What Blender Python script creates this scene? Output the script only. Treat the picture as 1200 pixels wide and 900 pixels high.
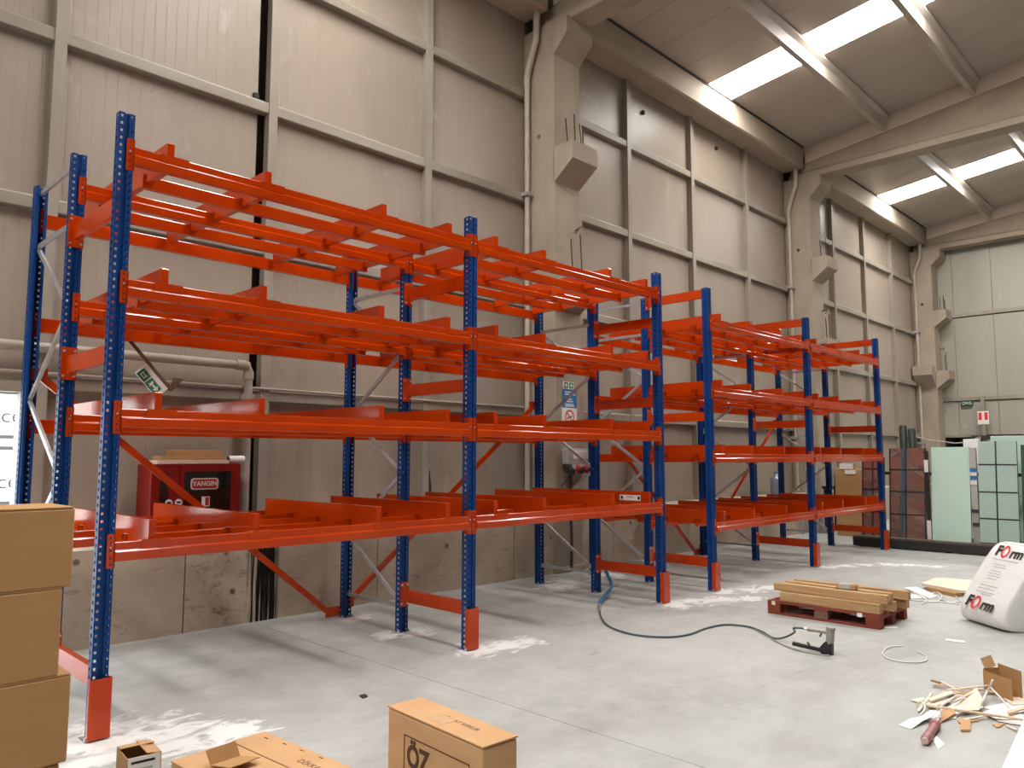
import bpy, bmesh, math, random
from mathutils import Vector, Matrix, Euler
random.seed(7)
for o in list(bpy.data.objects): bpy.data.objects.remove(o)
SC = bpy.context.scene
COL = SC.collection
# ------------------------------------------------------------------ camera, world, exposure
YAW, PITCH, ROLL, FPX, CAMH = 0.7786, 0.0946, 0.0008, 899.5, 1.732
cam_d = bpy.data.cameras.new('camera'); cam = bpy.data.objects.new('camera', cam_d); COL.objects.link(cam)
cam_d.sensor_fit = 'HORIZONTAL'; cam_d.sensor_width = 36.0; cam_d.lens = 36.0 * FPX / 1200.0
cam_d.clip_start = 0.05; cam_d.clip_end = 200
fw = Vector((math.cos(YAW)*math.cos(PITCH), math.sin(YAW)*math.cos(PITCH), math.sin(PITCH)))
rt = Vector((math.sin(YAW), -math.cos(YAW), 0)); up = rt.cross(fw)
r2 = rt*math.cos(ROLL)+up*math.sin(ROLL); u2 = up*math.cos(ROLL)-rt*math.sin(ROLL)
cam.matrix_world = Matrix(((r2.x, u2.x, -fw.x, 0), (r2.y, u2.y, -fw.y, 0), (r2.z, u2.z, -fw.z, CAMH), (0, 0, 0, 1)))
SC.camera = cam
W = bpy.data.worlds.new('overcast_sky'); SC.world = W; W.use_nodes = True
W.node_tree.nodes['Background'].inputs[0].default_value = (0.93, 0.97, 1.0, 1)
W.node_tree.nodes['Background'].inputs[1].default_value = 16.0
SKYLIGHT = 46.0
SC.view_settings.view_transform = 'Standard'; SC.view_settings.look = 'None'
SC.view_settings.gamma = 1.0; SC.view_settings.use_curve_mapping = False
SC.view_settings.exposure = -0.15
# ------------------------------------------------------------------ materials
M = {}
def mat(name, col, rough=0.6, metal=0.0, spec=0.5, emit=None, estr=0.0):
    m = bpy.data.materials.new(name); m.use_nodes = True
    b = m.node_tree.nodes['Principled BSDF']
    b.inputs['Base Color'].default_value = (*col, 1); b.inputs['Roughness'].default_value = rough
    b.inputs['Metallic'].default_value = metal; b.inputs['Specular IOR Level'].default_value = spec
    if emit: b.inputs['Emission Color'].default_value = (*emit, 1); b.inputs['Emission Strength'].default_value = estr
    M[name] = m; return m
def nn(m, t, **k):
    n = m.node_tree.nodes.new(t)
    for a, v in k.items(): setattr(n, a, v)
    return n
def lk(m, a, b): m.node_tree.links.new(a, b)
def noise(m, scale, detail=4, rough=0.55, vec=None, dist=0.0):
    n = nn(m, 'ShaderNodeTexNoise'); n.inputs['Scale'].default_value = scale
    n.inputs['Detail'].default_value = detail; n.inputs['Roughness'].default_value = rough
    n.inputs['Distortion'].default_value = dist
    if vec is not None: lk(m, vec, n.inputs['Vector'])
    return n.outputs['Fac']
def ramp(m, fac, a, b, ca=(0, 0, 0, 1), cb=(1, 1, 1, 1)):
    r = nn(m, 'ShaderNodeValToRGB'); e = r.color_ramp.elements
    e[0].position = a; e[0].color = ca; e[1].position = b; e[1].color = cb
    lk(m, fac, r.inputs[0]); return r.outputs[0]
def mix(m, fac, a, b, mode='MIX'):
    n = nn(m, 'ShaderNodeMix', data_type='RGBA', blend_type=mode)
    if isinstance(fac, float): n.inputs[0].default_value = fac
    else: lk(m, fac, n.inputs[0])
    for v, i in ((a, 6), (b, 7)):
        if isinstance(v, tuple): n.inputs[i].default_value = (*v[:3], 1)
        else: lk(m, v, n.inputs[i])
    return n.outputs[2]
def math_(m, op, a, b=None, clamp=False):
    n = nn(m, 'ShaderNodeMath', operation=op); n.use_clamp = clamp
    for i, v in enumerate((a, b)):
        if v is None: continue
        if isinstance(v, (int, float)): n.inputs[i].default_value = v
        else: lk(m, v, n.inputs[i])
    return n.outputs[0]
def bump(m, h, strength=0.3, dist=0.01):
    b = nn(m, 'ShaderNodeBump'); b.inputs['Strength'].default_value = strength; b.inputs['Distance'].default_value = dist
    lk(m, h, b.inputs['Height']); lk(m, b.outputs[0], m.node_tree.nodes['Principled BSDF'].inputs['Normal'])
def pos(m): return nn(m, 'ShaderNodeNewGeometry').outputs['Position']
def mapped(m, scale):
    mp = nn(m, 'ShaderNodeMapping'); mp.inputs['Scale'].default_value = scale; lk(m, pos(m), mp.inputs['Vector']); return mp.outputs[0]
def basecol(m, c): lk(m, c, m.node_tree.nodes['Principled BSDF'].inputs['Base Color'])
def xyz(m):
    s = nn(m, 'ShaderNodeSeparateXYZ'); lk(m, pos(m), s.inputs[0]); return s.outputs

def mottled(name, c1, c2, scale=3.0, rough=0.7, a=0.35, b=0.7, bstr=0.0, bscale=30, spec=0.4, stretch=(1, 1, 1)):
    m = mat(name, c1, rough, spec=spec)
    v = mapped(m, stretch)
    basecol(m, mix(m, ramp(m, noise(m, scale, 6, 0.6, v), a, b), c1, c2))
    if bstr: bump(m, noise(m, bscale, 5, 0.6, v), bstr, 0.01)
    return m

# powder-coated rack steel
m = mat('orange_paint', (0.50, 0.058, 0.001), 0.13, spec=0.45)
basecol(m, mix(m, ramp(m, noise(m, 2.2, 3, 0.5, pos(m)), 0.3, 0.75), (0.50, 0.046, 0.0008), (0.40, 0.029, 0.0008)))
m = mat('blue_paint', (0.003, 0.04, 0.17), 0.42, spec=0.25)
basecol(m, mix(m, ramp(m, noise(m, 3.0, 3, 0.5, pos(m)), 0.3, 0.75), (0.0008, 0.043, 0.20), (0.0008, 0.030, 0.14)))
mottled('galvanised', (0.52, 0.52, 0.53), (0.40, 0.40, 0.41), 14, 0.35, spec=0.6); M['galvanised'].node_tree.nodes['Principled BSDF'].inputs['Metallic'].default_value = 0.6
mat('bolt_steel', (0.62, 0.62, 0.60), 0.3, 0.8)

# floor
m = mat('floor_concrete', (0.4, 0.4, 0.39), 0.5, spec=0.35)
P = pos(m)
c = mix(m, ramp(m, noise(m, 0.45, 5, 0.6, P), 0.35, 0.68), (0.405, 0.412, 0.395), (0.315, 0.32, 0.306))
c = mix(m, ramp(m, noise(m, 3.0, 7, 0.68, P), 0.42, 0.75), c, (0.445, 0.452, 0.432))
dirt = math_(m, 'MULTIPLY', ramp(m, noise(m, 0.9, 6, 0.65, mapped(m, (0.5, 1.0, 1)), 0.6), 0.5, 0.72), 0.5)
c = mix(m, dirt, c, (0.20, 0.185, 0.17))
scr = math_(m, 'MULTIPLY', ramp(m, noise(m, 5.0, 8, 0.7, mapped(m, (0.25, 2.2, 1)), 1.2), 0.60, 0.70), 0.35)
c = mix(m, scr, c, (0.16, 0.15, 0.14))
dust = None
DUST = [(1.72, 5.2, .62), (2.0, 4.95, .5), (2.3, 4.8, .35), (4.85, 5.2, .32), (5.15, 5.15, .3), (5.4, 5.12, .22), (7.95, 5.15, .35), (8.25, 5.05, .3), (8.6, 4.9, .28), (8.9, 4.7, .25),
        (9.15, 5.15, .3), (9.5, 5.02, .28), (9.85, 4.9, .28), (10.2, 4.72, .26), (12.3, 5.1, .25), (12.65, 5.0, .22), (13.0, 4.8, .22), (13.3, 4.55, .22), (13.5, 4.25, .22), (13.6, 3.95, .2), (4.85, 6.2, .28), (4.6, 6.25, .2), (4.85, 7.15, .25), (7.9, 6.9, .4), (8.3, 7.1, .4), (9.2, 7.2, .5)]
DUST = [(x, y, r*1.45) for x, y, r in DUST]
for (x, y, r) in DUST:
    d = nn(m, 'ShaderNodeVectorMath', operation='DISTANCE'); lk(m, P, d.inputs[0]); d.inputs[1].default_value = (x, y, 0)
    mr = nn(m, 'ShaderNodeMapRange'); mr.inputs[1].default_value = 0; mr.inputs[2].default_value = r; mr.inputs[3].default_value = 1; mr.inputs[4].default_value = 0
    lk(m, d.outputs['Value'], mr.inputs[0])
    dust = mr.outputs[0] if dust is None else math_(m, 'MAXIMUM', dust, mr.outputs[0])
dn = noise(m, 5.0, 8, 0.66, mapped(m, (0.8, 1.5, 1)), 1.0)
dm = ramp(m, math_(m, 'MULTIPLY', math_(m, 'ADD', math_(m, 'MULTIPLY', math_(m, 'SUBTRACT', dn, 0.5), 2.6), dust), math_(m, 'MINIMUM', math_(m, 'MULTIPLY', dust, 3.0), 1.0)), 0.42, 0.75)
c = mix(m, math_(m, 'MULTIPLY', dm, 0.8), c, (0.80, 0.79, 0.77))
basecol(m, c)
bump(m, noise(m, 18, 8, 0.7, P), 0.08, 0.01)
mottled('yard_concrete', (0.45, 0.44, 0.42), (0.38, 0.37, 0.36), 1.0, 0.8)
mat('joint_dark', (0.05, 0.048, 0.045), 0.9)

# wall sandwich panel with fine vertical ribs (along x for the long wall, along y for the end wall)
def ribbed(name, axis, c1, c2, per=0.115):
    m = mat(name, c1, 0.42, spec=0.4)
    s = xyz(m)[axis]
    t = math_(m, 'FRACT', math_(m, 'DIVIDE', s, per))
    tri = math_(m, 'ABSOLUTE', math_(m, 'SUBTRACT', t, 0.5))
    groove = ramp(m, tri, 0.0, 0.06)
    bump(m, groove, 0.35, 0.006)
    v = mapped(m, (1, 1, 0.35))
    c = mix(m, ramp(m, noise(m, 0.8, 5, 0.6, v), 0.35, 0.7), c1, c2)
    smear = math_(m, 'MULTIPLY', ramp(m, noise(m, 2.3, 6, 0.6, mapped(m, (0.8, 0.8, 0.5)), 1.5), 0.62, 0.74), 0.25)
    c = mix(m, smear, c, (0.62, 0.58, 0.52))
    basecol(m, c)
    return m
ribbed('panel_long', 0, (0.345, 0.286, 0.232), (0.295, 0.244, 0.198))
ribbed('panel_end', 1, (0.36, 0.335, 0.28), (0.32, 0.295, 0.245), 0.14)
mottled('back_panel', (0.16, 0.14, 0.115), (0.13, 0.115, 0.095), 0.5, 0.7)
mottled('post_paint', (0.32, 0.285, 0.235), (0.26, 0.225, 0.185), 1.2, 0.5, stretch=(1, 1, .4))
mottled('girt_paint', (0.33, 0.295, 0.245), (0.22, 0.185, 0.145), 1.6, 0.55, stretch=(.4, 1, 1))
mottled('roof_panel', (0.42, 0.365, 0.31), (0.365, 0.315, 0.27), 0.4, 0.5)
mottled('fascia_panel', (0.56, 0.48, 0.41), (0.50, 0.43, 0.365), 0.6, 0.6)
mottled('column_concrete', (0.37, 0.305, 0.235), (0.28, 0.228, 0.172), 1.6, 0.85, bstr=0.25, bscale=22, stretch=(1, 1, .6))
mottled('beam_concrete', (0.37, 0.305, 0.235), (0.28, 0.228, 0.172), 1.4, 0.85, bstr=0.25, bscale=22, stretch=(.5, .5, 1))
mat('skylight_sheet', (0.9, 0.9, 0.9), 0.6, emit=(1.0, 0.975, 0.94), estr=SKYLIGHT)
# base wall: cast concrete with formwork stains, pocks, tar streaks
m = mat('kerb_concrete', (0.36, 0.30, 0.235), 0.9, spec=0.2)
P = pos(m); X, Y_, Z = xyz(m)
c = mix(m, ramp(m, noise(m, 1.1, 6, 0.6, mapped(m, (1, 1, .7))), 0.33, 0.7), (0.52, 0.445, 0.35), (0.36, 0.30, 0.225))
c = mix(m, math_(m, 'MULTIPLY', ramp(m, noise(m, 8, 9, 0.78, mapped(m, (.5, 1, 1.7)), 0.8), 0.56, 0.68), 0.6), c, (0.07, 0.05, 0.035))
vor = nn(m, 'ShaderNodeTexVoronoi'); vor.inputs['Scale'].default_value = 1.9; lk(m, P, vor.inputs['Vector'])
c = mix(m, math_(m, 'MULTIPLY', ramp(m, vor.outputs['Distance'], 0.05, 0.075, (1, 1, 1, 1), (0, 0, 0, 1)), 0.75), c, (0.08, 0.06, 0.045))
def band(lo, hi, e):
    a = nn(m, 'ShaderNodeMapRange'); a.inputs[1].default_value = lo-e; a.inputs[2].default_value = lo; lk(m, X, a.inputs[0])
    b = nn(m, 'ShaderNodeMapRange'); b.inputs[1].default_value = hi; b.inputs[2].default_value = hi+e; b.inputs[3].default_value = 1; b.inputs[4].default_value = 0; lk(m, X, b.inputs[0])
    return math_(m, 'MULTIPLY', a.outputs[0], b.outputs[0])
streak = ramp(m, noise(m, 26, 4, 0.6, mapped(m, (1, 1, 0.018))), 0.42, 0.50)
c = mix(m, math_(m, 'MULTIPLY', streak, band(3.93, 4.22, 0.05)), c, (0.008, 0.007, 0.006))
streak2 = ramp(m, noise(m, 9, 10, 0.8, mapped(m, (1.0, 1, 1.6)), 0.6), 0.52, 0.64)
c = mix(m, math_(m, 'MULTIPLY', math_(m, 'MULTIPLY', streak2, band(3.26, 3.9, 0.02)), 0.6), c, (0.06, 0.045, 0.03))
basecol(m, c); bump(m, noise(m, 14, 7, 0.7, P), 0.4, 0.02)

# cardboard
def cardboard(name, c1, c2):
    m = mat(name, c1, 0.8, spec=0.2)
    v = mapped(m, (1, 1, 3))
    basecol(m, mix(m, ramp(m, noise(m, 5, 5, 0.55, v), 0.35, 0.7), c1, c2)); bump(m, noise(m, 60, 3, 0.5, v), 0.05, 0.005)
cardboard('cardboard', (0.42, 0.24, 0.105), (0.395, 0.223, 0.096))
cardboard('cardboard_light', (0.54, 0.325, 0.17), (0.48, 0.28, 0.14))
cardboard('cardboard_dark', (0.33, 0.20, 0.10), (0.27, 0.16, 0.08))
def wood(name, c1, c2, along):
    m = mat(name, c1, 0.7, spec=0.25)
    tc = nn(m, 'ShaderNodeTexCoord'); mp = nn(m, 'ShaderNodeMapping'); lk(m, tc.outputs['Object'], mp.inputs[0])
    mp.inputs['Scale'].default_value = tuple(1.2 if i == along else 22 for i in range(3))
    n = noise(m, 1.4, 5, 0.6, mp.outputs[0], 0.8)
    basecol(m, mix(m, ramp(m, n, 0.35, 0.7), c1, c2)); bump(m, n, 0.1, 0.004)
wood('timber', (0.50, 0.325, 0.165), (0.34, 0.20, 0.09), 1)
wood('red_pallet', (0.23, 0.052, 0.030), (0.15, 0.034, 0.022), 1)
wood('pallet_block', (0.18, 0.10, 0.065), (0.12, 0.07, 0.045), 1)
wood('pale_wood', (0.72, 0.56, 0.40), (0.60, 0.43, 0.28), 0)
mat('ink_black', (0.015, 0.012, 0.012), 0.7); mat('ink_grey', (0.42, 0.43, 0.45), 0.7); mat('ink_red', (0.70, 0.03, 0.03), 0.6)
mat('letter_grey', (0.055, 0.058, 0.065), 0.7); mat('ink_brown', (0.07, 0.035, 0.018), 0.8)
mat('sack_white', (0.72, 0.72, 0.71), 0.55); M['sack_white'].node_tree.nodes['Principled BSDF'].inputs['Sheen Weight'].default_value = 0.1
bump(M['sack_white'], noise(M['sack_white'], 5, 4, .6, pos(M['sack_white'])), 0.35, 0.05)
mat('white_plain', (0.78, 0.78, 0.76), 0.5); mat('white_paper', (0.80, 0.79, 0.76), 0.7); mat('paper_cream', (0.72, 0.62, 0.50), 0.75)
mat('strap_white', (0.74, 0.73, 0.70), 0.45); mat('rubber_hose', (0.05, 0.085, 0.095), 0.45); mat('hose_blue', (0.03, 0.16, 0.33), 0.4)
mat('tool_grey', (0.33, 0.31, 0.27), 0.45, 0.4); mat('tool_black', (0.012, 0.012, 0.013), 0.4)
mat('mauve_plastic', (0.33, 0.13, 0.13), 0.45); mat('pale_print', (0.55, 0.40, 0.37), 0.5)
mat('red_enamel', (0.20, 0.005, 0.003), 0.45, spec=.3); mat('black_glass', (0.012, 0.010, 0.010), 0.08); mat('sign_green', (0.01, 0.16, 0.075), 0.5)
mat('sign_dark_green', (0.012, 0.06, 0.035), 0.5); mat('sign_blue', (0.02, 0.16, 0.42), 0.5); mat('sign_white', (0.72, 0.70, 0.66), 0.5)
mat('plastic_grey', (0.42, 0.40, 0.37), 0.5); mat('plastic_dark', (0.03, 0.03, 0.032), 0.5); mat('socket_red', (0.35, 0.015, 0.012), 0.4)
mottled('pipe_grey', (0.36, 0.31, 0.255), (0.25, 0.205, 0.165), 4, 0.5, stretch=(.3, 1, 1))
mottled('drain_plastic', (0.44, 0.38, 0.31), (0.36, 0.30, 0.24), 3, 0.45)
mottled('rusty_bracket', (0.16, 0.085, 0.05), (0.09, 0.05, 0.03), 12, 0.8); mottled('rebar_rust', (0.09, 0.045, 0.03), (0.05, 0.03, 0.02), 30, 0.9)
mat('stillage_black', (0.018, 0.016, 0.015), 0.6); mat('stillage_brown', (0.10, 0.075, 0.06), 0.7)
mat('dark_strip', (0.03, 0.027, 0.025), 0.8); mat('dark_gap', (0.035, 0.028, 0.022), 0.9)
mat('water_bottle', (0.16, 0.20, 0.24), 0.15); mat('film_green', (0.03, 0.042, 0.034), 0.4)
mottled('steel_frame_paint', (0.36, 0.33, 0.30), (0.26, 0.24, 0.21), 9, 0.4)
def glass(name, col, rough, coat):
    m = mat(name, col, rough, spec=0.6); b = m.node_tree.nodes['Principled BSDF']
    b.inputs['Coat Weight'].default_value = coat; b.inputs['Coat Roughness'].default_value = 0.02; b.inputs['Coat IOR'].default_value = 1.9
glass('glass_frosted', (0.45, 0.62, 0.52), 0.45, 0.12)
glass('glass_grey_green', (0.33, 0.45, 0.40), 0.35, 0.25)
m = mat('glass_mirror', (0.50, 0.56, 0.50), 0.04, 0.85)
glass('glass_edge', (0.02, 0.07, 0.05), 0.2, 0.4)
mat('spacer_black', (0.012, 0.012, 0.012), 0.5)

# ------------------------------------------------------------------ mesh helpers
class MB:
    def __init__(s): s.v = []; s.f = []; s.mi = []; s.cur = 0; s.sm = []
    def add(s, vs, fs, smooth=False):
        b = len(s.v); s.v += [tuple(v) for v in vs]
        for f in fs: s.f.append([b+i for i in f]); s.mi.append(s.cur); s.sm.append(smooth)
        return s
    def box(s, x0, x1, y0, y1, z0, z1):
        return s.add([(x, y, z) for z in (z0, z1) for (x, y) in ((x0, y0), (x1, y0), (x1, y1), (x0, y1))],
                     [(3, 2, 1, 0), (4, 5, 6, 7), (0, 1, 5, 4), (1, 2, 6, 5), (2, 3, 7, 6), (3, 0, 4, 7)])
    def cbox(s, c, d): return s.box(c[0]-d[0]/2, c[0]+d[0]/2, c[1]-d[1]/2, c[1]+d[1]/2, c[2]-d[2]/2, c[2]+d[2]/2)
    def prism(s, prof, axis, a, b):
        """closed 2-D profile swept from a to b along an axis (x: profile is (y,z); y: (x,z); z: (x,y))"""
        n = len(prof); V = []
        for t in (a, b):
            for p in prof:
                V.append((t, p[0], p[1]) if axis == 'x' else (p[0], t, p[1]) if axis == 'y' else (p[0], p[1], t))
        F = [(i, (i+1) % n, n+(i+1) % n, n+i) for i in range(n)] + [tuple(reversed(range(n))), tuple(range(n, 2*n))]
        return s.add(V, F)
    def tube(s, pts, r, seg=10, cap=True, smooth=True):
        pts = [Vector(p) for p in pts]; V = []; F = []; n = len(pts)
        rr = r if isinstance(r, (list, tuple)) else [r]*n
        prev = None
        for i, p in enumerate(pts):
            t = (pts[min(i+1, n-1)]-pts[max(i-1, 0)]).normalized()
            if prev is None:
                a = Vector((0, 0, 1)) if abs(t.z) < 0.9 else Vector((1, 0, 0)); u = t.cross(a).normalized()
            else: u = (prev-t*prev.dot(t)).normalized()
            prev = u; w = t.cross(u)
            for k in range(seg):
                a = 2*math.pi*k/seg; V.append(p+(u*math.cos(a)+w*math.sin(a))*rr[i])
        for i in range(n-1):
            for k in range(seg): F.append((i*seg+k, i*seg+(k+1) % seg, (i+1)*seg+(k+1) % seg, (i+1)*seg+k))
        s.add(V, F, smooth)
        if cap: s.add([V[k] for k in range(seg)], [tuple(reversed(range(seg)))]); s.add([V[(n-1)*seg+k] for k in range(seg)], [tuple(range(seg))])
        return s
    def bar(s, p, q, w, h, ref=(0, 0, 1)):
        """rectangular bar from p to q; w across, h along ref"""
        p, q = Vector(p), Vector(q); t = (q-p).normalized(); rf = Vector(ref)
        if abs(t.dot(rf)) > 0.95: rf = Vector((1, 0, 0))
        u = t.cross(rf).normalized()*w/2; v = u.cross(t).normalized()*h/2
        V = [o+a*u+b*v for o in (p, q) for a, b in ((-1, -1), (1, -1), (1, 1), (-1, 1))]
        return s.add(V, [(3, 2, 1, 0), (4, 5, 6, 7), (0, 1, 5, 4), (1, 2, 6, 5), (2, 3, 7, 6), (3, 0, 4, 7)])
    def cyl(s, c, r, h, axis='z', seg=16):
        d = {'x': (h, 0, 0), 'y': (0, h, 0), 'z': (0, 0, h)}[axis]
        return s.tube([c, (c[0]+d[0], c[1]+d[1], c[2]+d[2])], r, seg)
    def mesh(s, name, mats, bevel=0.0):
        me = bpy.data.meshes.new(name); me.from_pydata(s.v, [], s.f)
        for mm in (mats if isinstance(mats, (list, tuple)) else [mats]): me.materials.append(M[mm])
        for p, i, sm in zip(me.polygons, s.mi, s.sm): p.material_index = i; p.use_smooth = sm
        bm = bmesh.new(); bm.from_mesh(me)
        if bevel:
            bmesh.ops.remove_doubles(bm, verts=bm.verts, dist=1e-5)
            bmesh.ops.bevel(bm, geom=[e for e in bm.edges if len(e.link_faces) == 2 and e.calc_face_angle(0) > 0.6], offset=bevel, segments=2, affect='EDGES', profile=0.5)
        bmesh.ops.recalc_face_normals(bm, faces=bm.faces); bm.to_mesh(me); bm.free()
        return me
WL = {}
def put(name, me, parent=None, at=(0, 0, 0), rot=(0, 0, 0), scale=(1, 1, 1), label=None, cat=None, group=None, kind=None):
    o = bpy.data.objects.new(name, me); COL.objects.link(o)
    at = Vector(at)
    if parent is not None:
        o.parent = parent; o.location = at-WL.get(parent.name, Vector((0, 0, 0)))
    else: o.location = at
    o.rotation_euler = rot; o.scale = scale
    WL[o.name] = at.copy() if tuple(rot) == (0, 0, 0) else Vector((0, 0, 0))
    if label: o['label'] = label
    if cat: o['category'] = cat
    if group: o['group'] = group
    if kind: o['kind'] = kind
    return o
def obj(name, mb, mats, parent=None, at=(0, 0, 0), bevel=0.0, **k): return put(name, mb.mesh(name, mats, bevel), parent, at, **k)
def thing(name, label, cat, at=(0, 0, 0), rot=(0, 0, 0), group=None): return put(name, None, None, at, rot, label=label, cat=cat, group=group)
def struct(name, mb, mats, label=None, cat='structure', at=(0, 0, 0), bevel=0.0): return put(name, mb.mesh(name, mats, bevel), None, at, label=label, cat=cat, kind='structure')
def text(name, s, size, mname, parent, at, rot, align='CENTER', ext=0.0008, sx=1.0, bold=0.0, local=False, space=1.0):
    cu = bpy.data.curves.new(name, 'FONT'); cu.body = s; cu.size = size; cu.align_x = align; cu.align_y = 'CENTER'
    cu.extrude = ext; cu.offset = bold; cu.space_character = space; cu.materials.append(M[mname])
    tmp = bpy.data.objects.new(name, cu); me = bpy.data.meshes.new_from_object(tmp); bpy.data.objects.remove(tmp)
    o = put(name, me, parent, at, (0, 0, 0)); o.rotation_euler = rot; o.scale = (sx, 1, 1)
    return o

# ------------------------------------------------------------------ the hall
YF, YM, YB = 5.29, 6.28, 7.27                      # rack rows
YK, YP = 7.745, 8.36                               # base wall face, panel face
COLX = [-0.74, 8.74, 18.22, 27.70]; CW = 0.63; YC = 7.70
XE = 28.36                                          # end wall
YR = -2.2; YW2 = -12.2; XN = -10.2                  # ridge, right wall, near wall
EAVE = 9.42; SL = 0.125
def roofz(y): return EAVE+SL*((7.82-y) if y > YR else (7.82-2*YR+y))

# floor: slabs with saw-cut joints over a dark bed
fl_ = struct('floor', MB().box(XN, XE+.6, YW2, 9.2, -0.16, -0.012), 'joint_dark', 'grey power-floated concrete hall floor with white dust', 'floor')
xs = [XN, -5.0, 3.95, 12.9, 21.9, XE+.6]; ys = [YW2, 9.2]
for i in range(len(xs)-1):
    for j in range(len(ys)-1):
        obj('floor_slab', MB().box(xs[i]+.003, xs[i+1]-.003, ys[j]+.003, ys[j+1]-.003, -0.012, 0), 'floor_concrete', fl_)

# long left wall: backing sheet, panels, posts and girts, with the open door at its near end
DX0, DX1, DZ = -2.45, 1.91, 2.33
c0, c1 = YP+.25, YP+.33
wb = MB().box(XN-.1, DX0-.06, c0, c1, 0, 9.5).box(2.06, XE+.4, c0, c1, 0, 9.5).box(DX0-.06, 2.06, c0, c1, DZ+.05, 9.5)
wb.box(XN-.1, XE+.4, YP+.05, c1, 9.3, 9.36).box(DX0-.06, 2.06, YP+.05, c1, DZ, DZ+.05).box(2.02, 2.06, YP+.05, c1, 0, DZ).box(DX0-.10, DX0-.06, YP+.05, c1, 0, DZ)
wb.box(XN-.1, XN, YP, c1, 0, 9.5).box(XE+.14, XE+.4, YP, c1, 0, 9.5)
wall = struct('wall_left', wb, 'back_panel', 'beige ribbed metal panel wall with posts and girts behind the racks', 'wall')
posts = [-8.4, -6.1, -3.8, -2.45, 2.02, 4.29, 6.68, 11.5, 13.74, 16.1, 21.0, 23.3, 25.6]
girtz = [2.43, 4.15, 5.87, 7.60]
bays = [(XN, -8.4), (-8.4, -6.1), (-6.1, -3.8), (-3.8, DX0), (DX0, 2.02), (2.02, 4.29), (4.29, 6.68), (6.68, 8.78), (9.33, 11.5), (11.5, 13.74), (13.74, 16.1), (16.1, 18.26), (18.8, 21.0), (21.0, 23.3), (23.3, 25.6), (25.6, XE)]
rows = [(0.0, 2.43), (2.43, 4.15), (4.15, 5.87), (5.87, 7.60), (7.60, 9.3)]
for a, b in bays:
    for k, (z0, z1) in enumerate(rows):
        if a == DX0 and k == 0: continue
        gl = 0.15 if abs(b-4.29) < .01 else 0.006
        obj('wall_panel', MB().box(a+.006, b-gl, YP, YP+.05, z0+.004, z1-.004), 'panel_long', wall)
        if k < 4 and not (a == DX0 and k == 0 and False):
            obj('girt', MB().prism([(YP-.10, z1-.055), (YP-.10, z1+.055), (YP-.085, z1+.075), (YP, z1+.075), (YP, z1-.065), (YP-.09, z1-.065)], 'x', a+.05, b-.05), 'girt_paint', wall)
for x in posts:
    z0 = DZ if x == DX0 else 0
    obj('wall_post', MB().box(x-.055, x+.055, YP-.115, YP-.10, z0, 9.2).box(x-.055, x-.04, YP-.10, YP, z0, 9.2).box(x+.04, x+.055, YP-.10, YP, z0, 9.2), 'post_paint', wall)
for x in (10.02, 19.05):
    obj('wall_post', MB().box(x-.05, x+.05, YP-.13, YP, 0, 9.2), 'post_paint', wall)
# concrete base wall in cast panels
KX = 2.02
lb = struct('wall_left_base', MB().box(KX, XE+.3, YK+.05, YP, 0, 0.84), 'kerb_concrete', 'rough cast concrete base wall stained with tar streaks', 'wall')
jx = [KX, 3.24, 5.55, 7.9, 10.2, 12.5, 14.8, 17.1, 19.4, 21.7, 24.0, 26.3, XE]
for a, b in zip(jx, jx[1:]):
    obj('concrete_panel', MB().box(a+.006, b-.006, YK, YP, 0, 0.88), 'kerb_concrete', lb)
obj('coping', MB().box(KX, XE, YP-.03, YP, 0.88, 0.96), 'girt_paint', lb)
# end wall
ea, eb = XE+.06, XE+.14; ny0, ny1, nz0, nz1 = 6.62, 7.70, 1.95, 2.38
wem = MB().box(ea, eb, YW2, ny0, 0, 11.0).box(ea, eb, ny1, 8.75, 0, 11.0).box(ea, eb, ny0, ny1, 0, nz0).box(ea, eb, ny0, ny1, nz1, 11.0)
wem.box(eb+1.4, eb+1.45, ny0-.05, ny1+.05, nz0-.05, nz1+.05).box(XE, eb+1.4, ny0-.05, ny0, nz0-.05, nz1+.05).box(XE, eb+1.4, ny1, ny1+.05, nz0-.05, nz1+.05).box(XE, eb+1.4, ny0, ny1, nz0-.05, nz0).box(XE, eb+1.4, ny0, ny1, nz1, nz1+.05)
we = struct('wall_end', wem, 'back_panel', 'pale panelled end wall beyond the glass racks', 'wall')
er = [(0, 1.95), (2.42, 3.55), (3.66, 6.33), (6.44, 9.4)]
y = 8.4
while y > -2:
    for k, (z0, z1) in enumerate(er):
        obj('wall_panel', MB().box(XE, XE+.05, y-1.13, y-.004, z0, z1), 'panel_end', we)
    y -= 1.137
obj('wall_panel', MB().box(XE, XE+.05, YW2, y, 0, 10.6), 'panel_end', we)
for z in (3.605, 6.385):
    obj('girt', MB().box(XE-.05, XE+.02, -2, 8.3, z-.055+.03, z+.085), 'girt_paint', we)
obj('girt', MB().box(XE-.03, XE+.02, -2, 6.6, 1.95, 2.45), 'panel_end', we)
obj('girt', MB().box(XE-.03, XE+.02, -2, 8.3, 2.38, 2.46), 'girt_paint', we)
# near and right walls that close the hall behind the camera
struct('wall_right', MB().box(XN, XE+.3, YW2-.1, YW2, 0, 9.6), 'panel_long', 'plain beige panel wall closing the hall', 'wall')
struct('wall_near', MB().box(XN-.1, XN, YW2, 8.6, 0, 11.0), 'panel_end', 'plain beige end wall behind the camera', 'wall')

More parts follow.
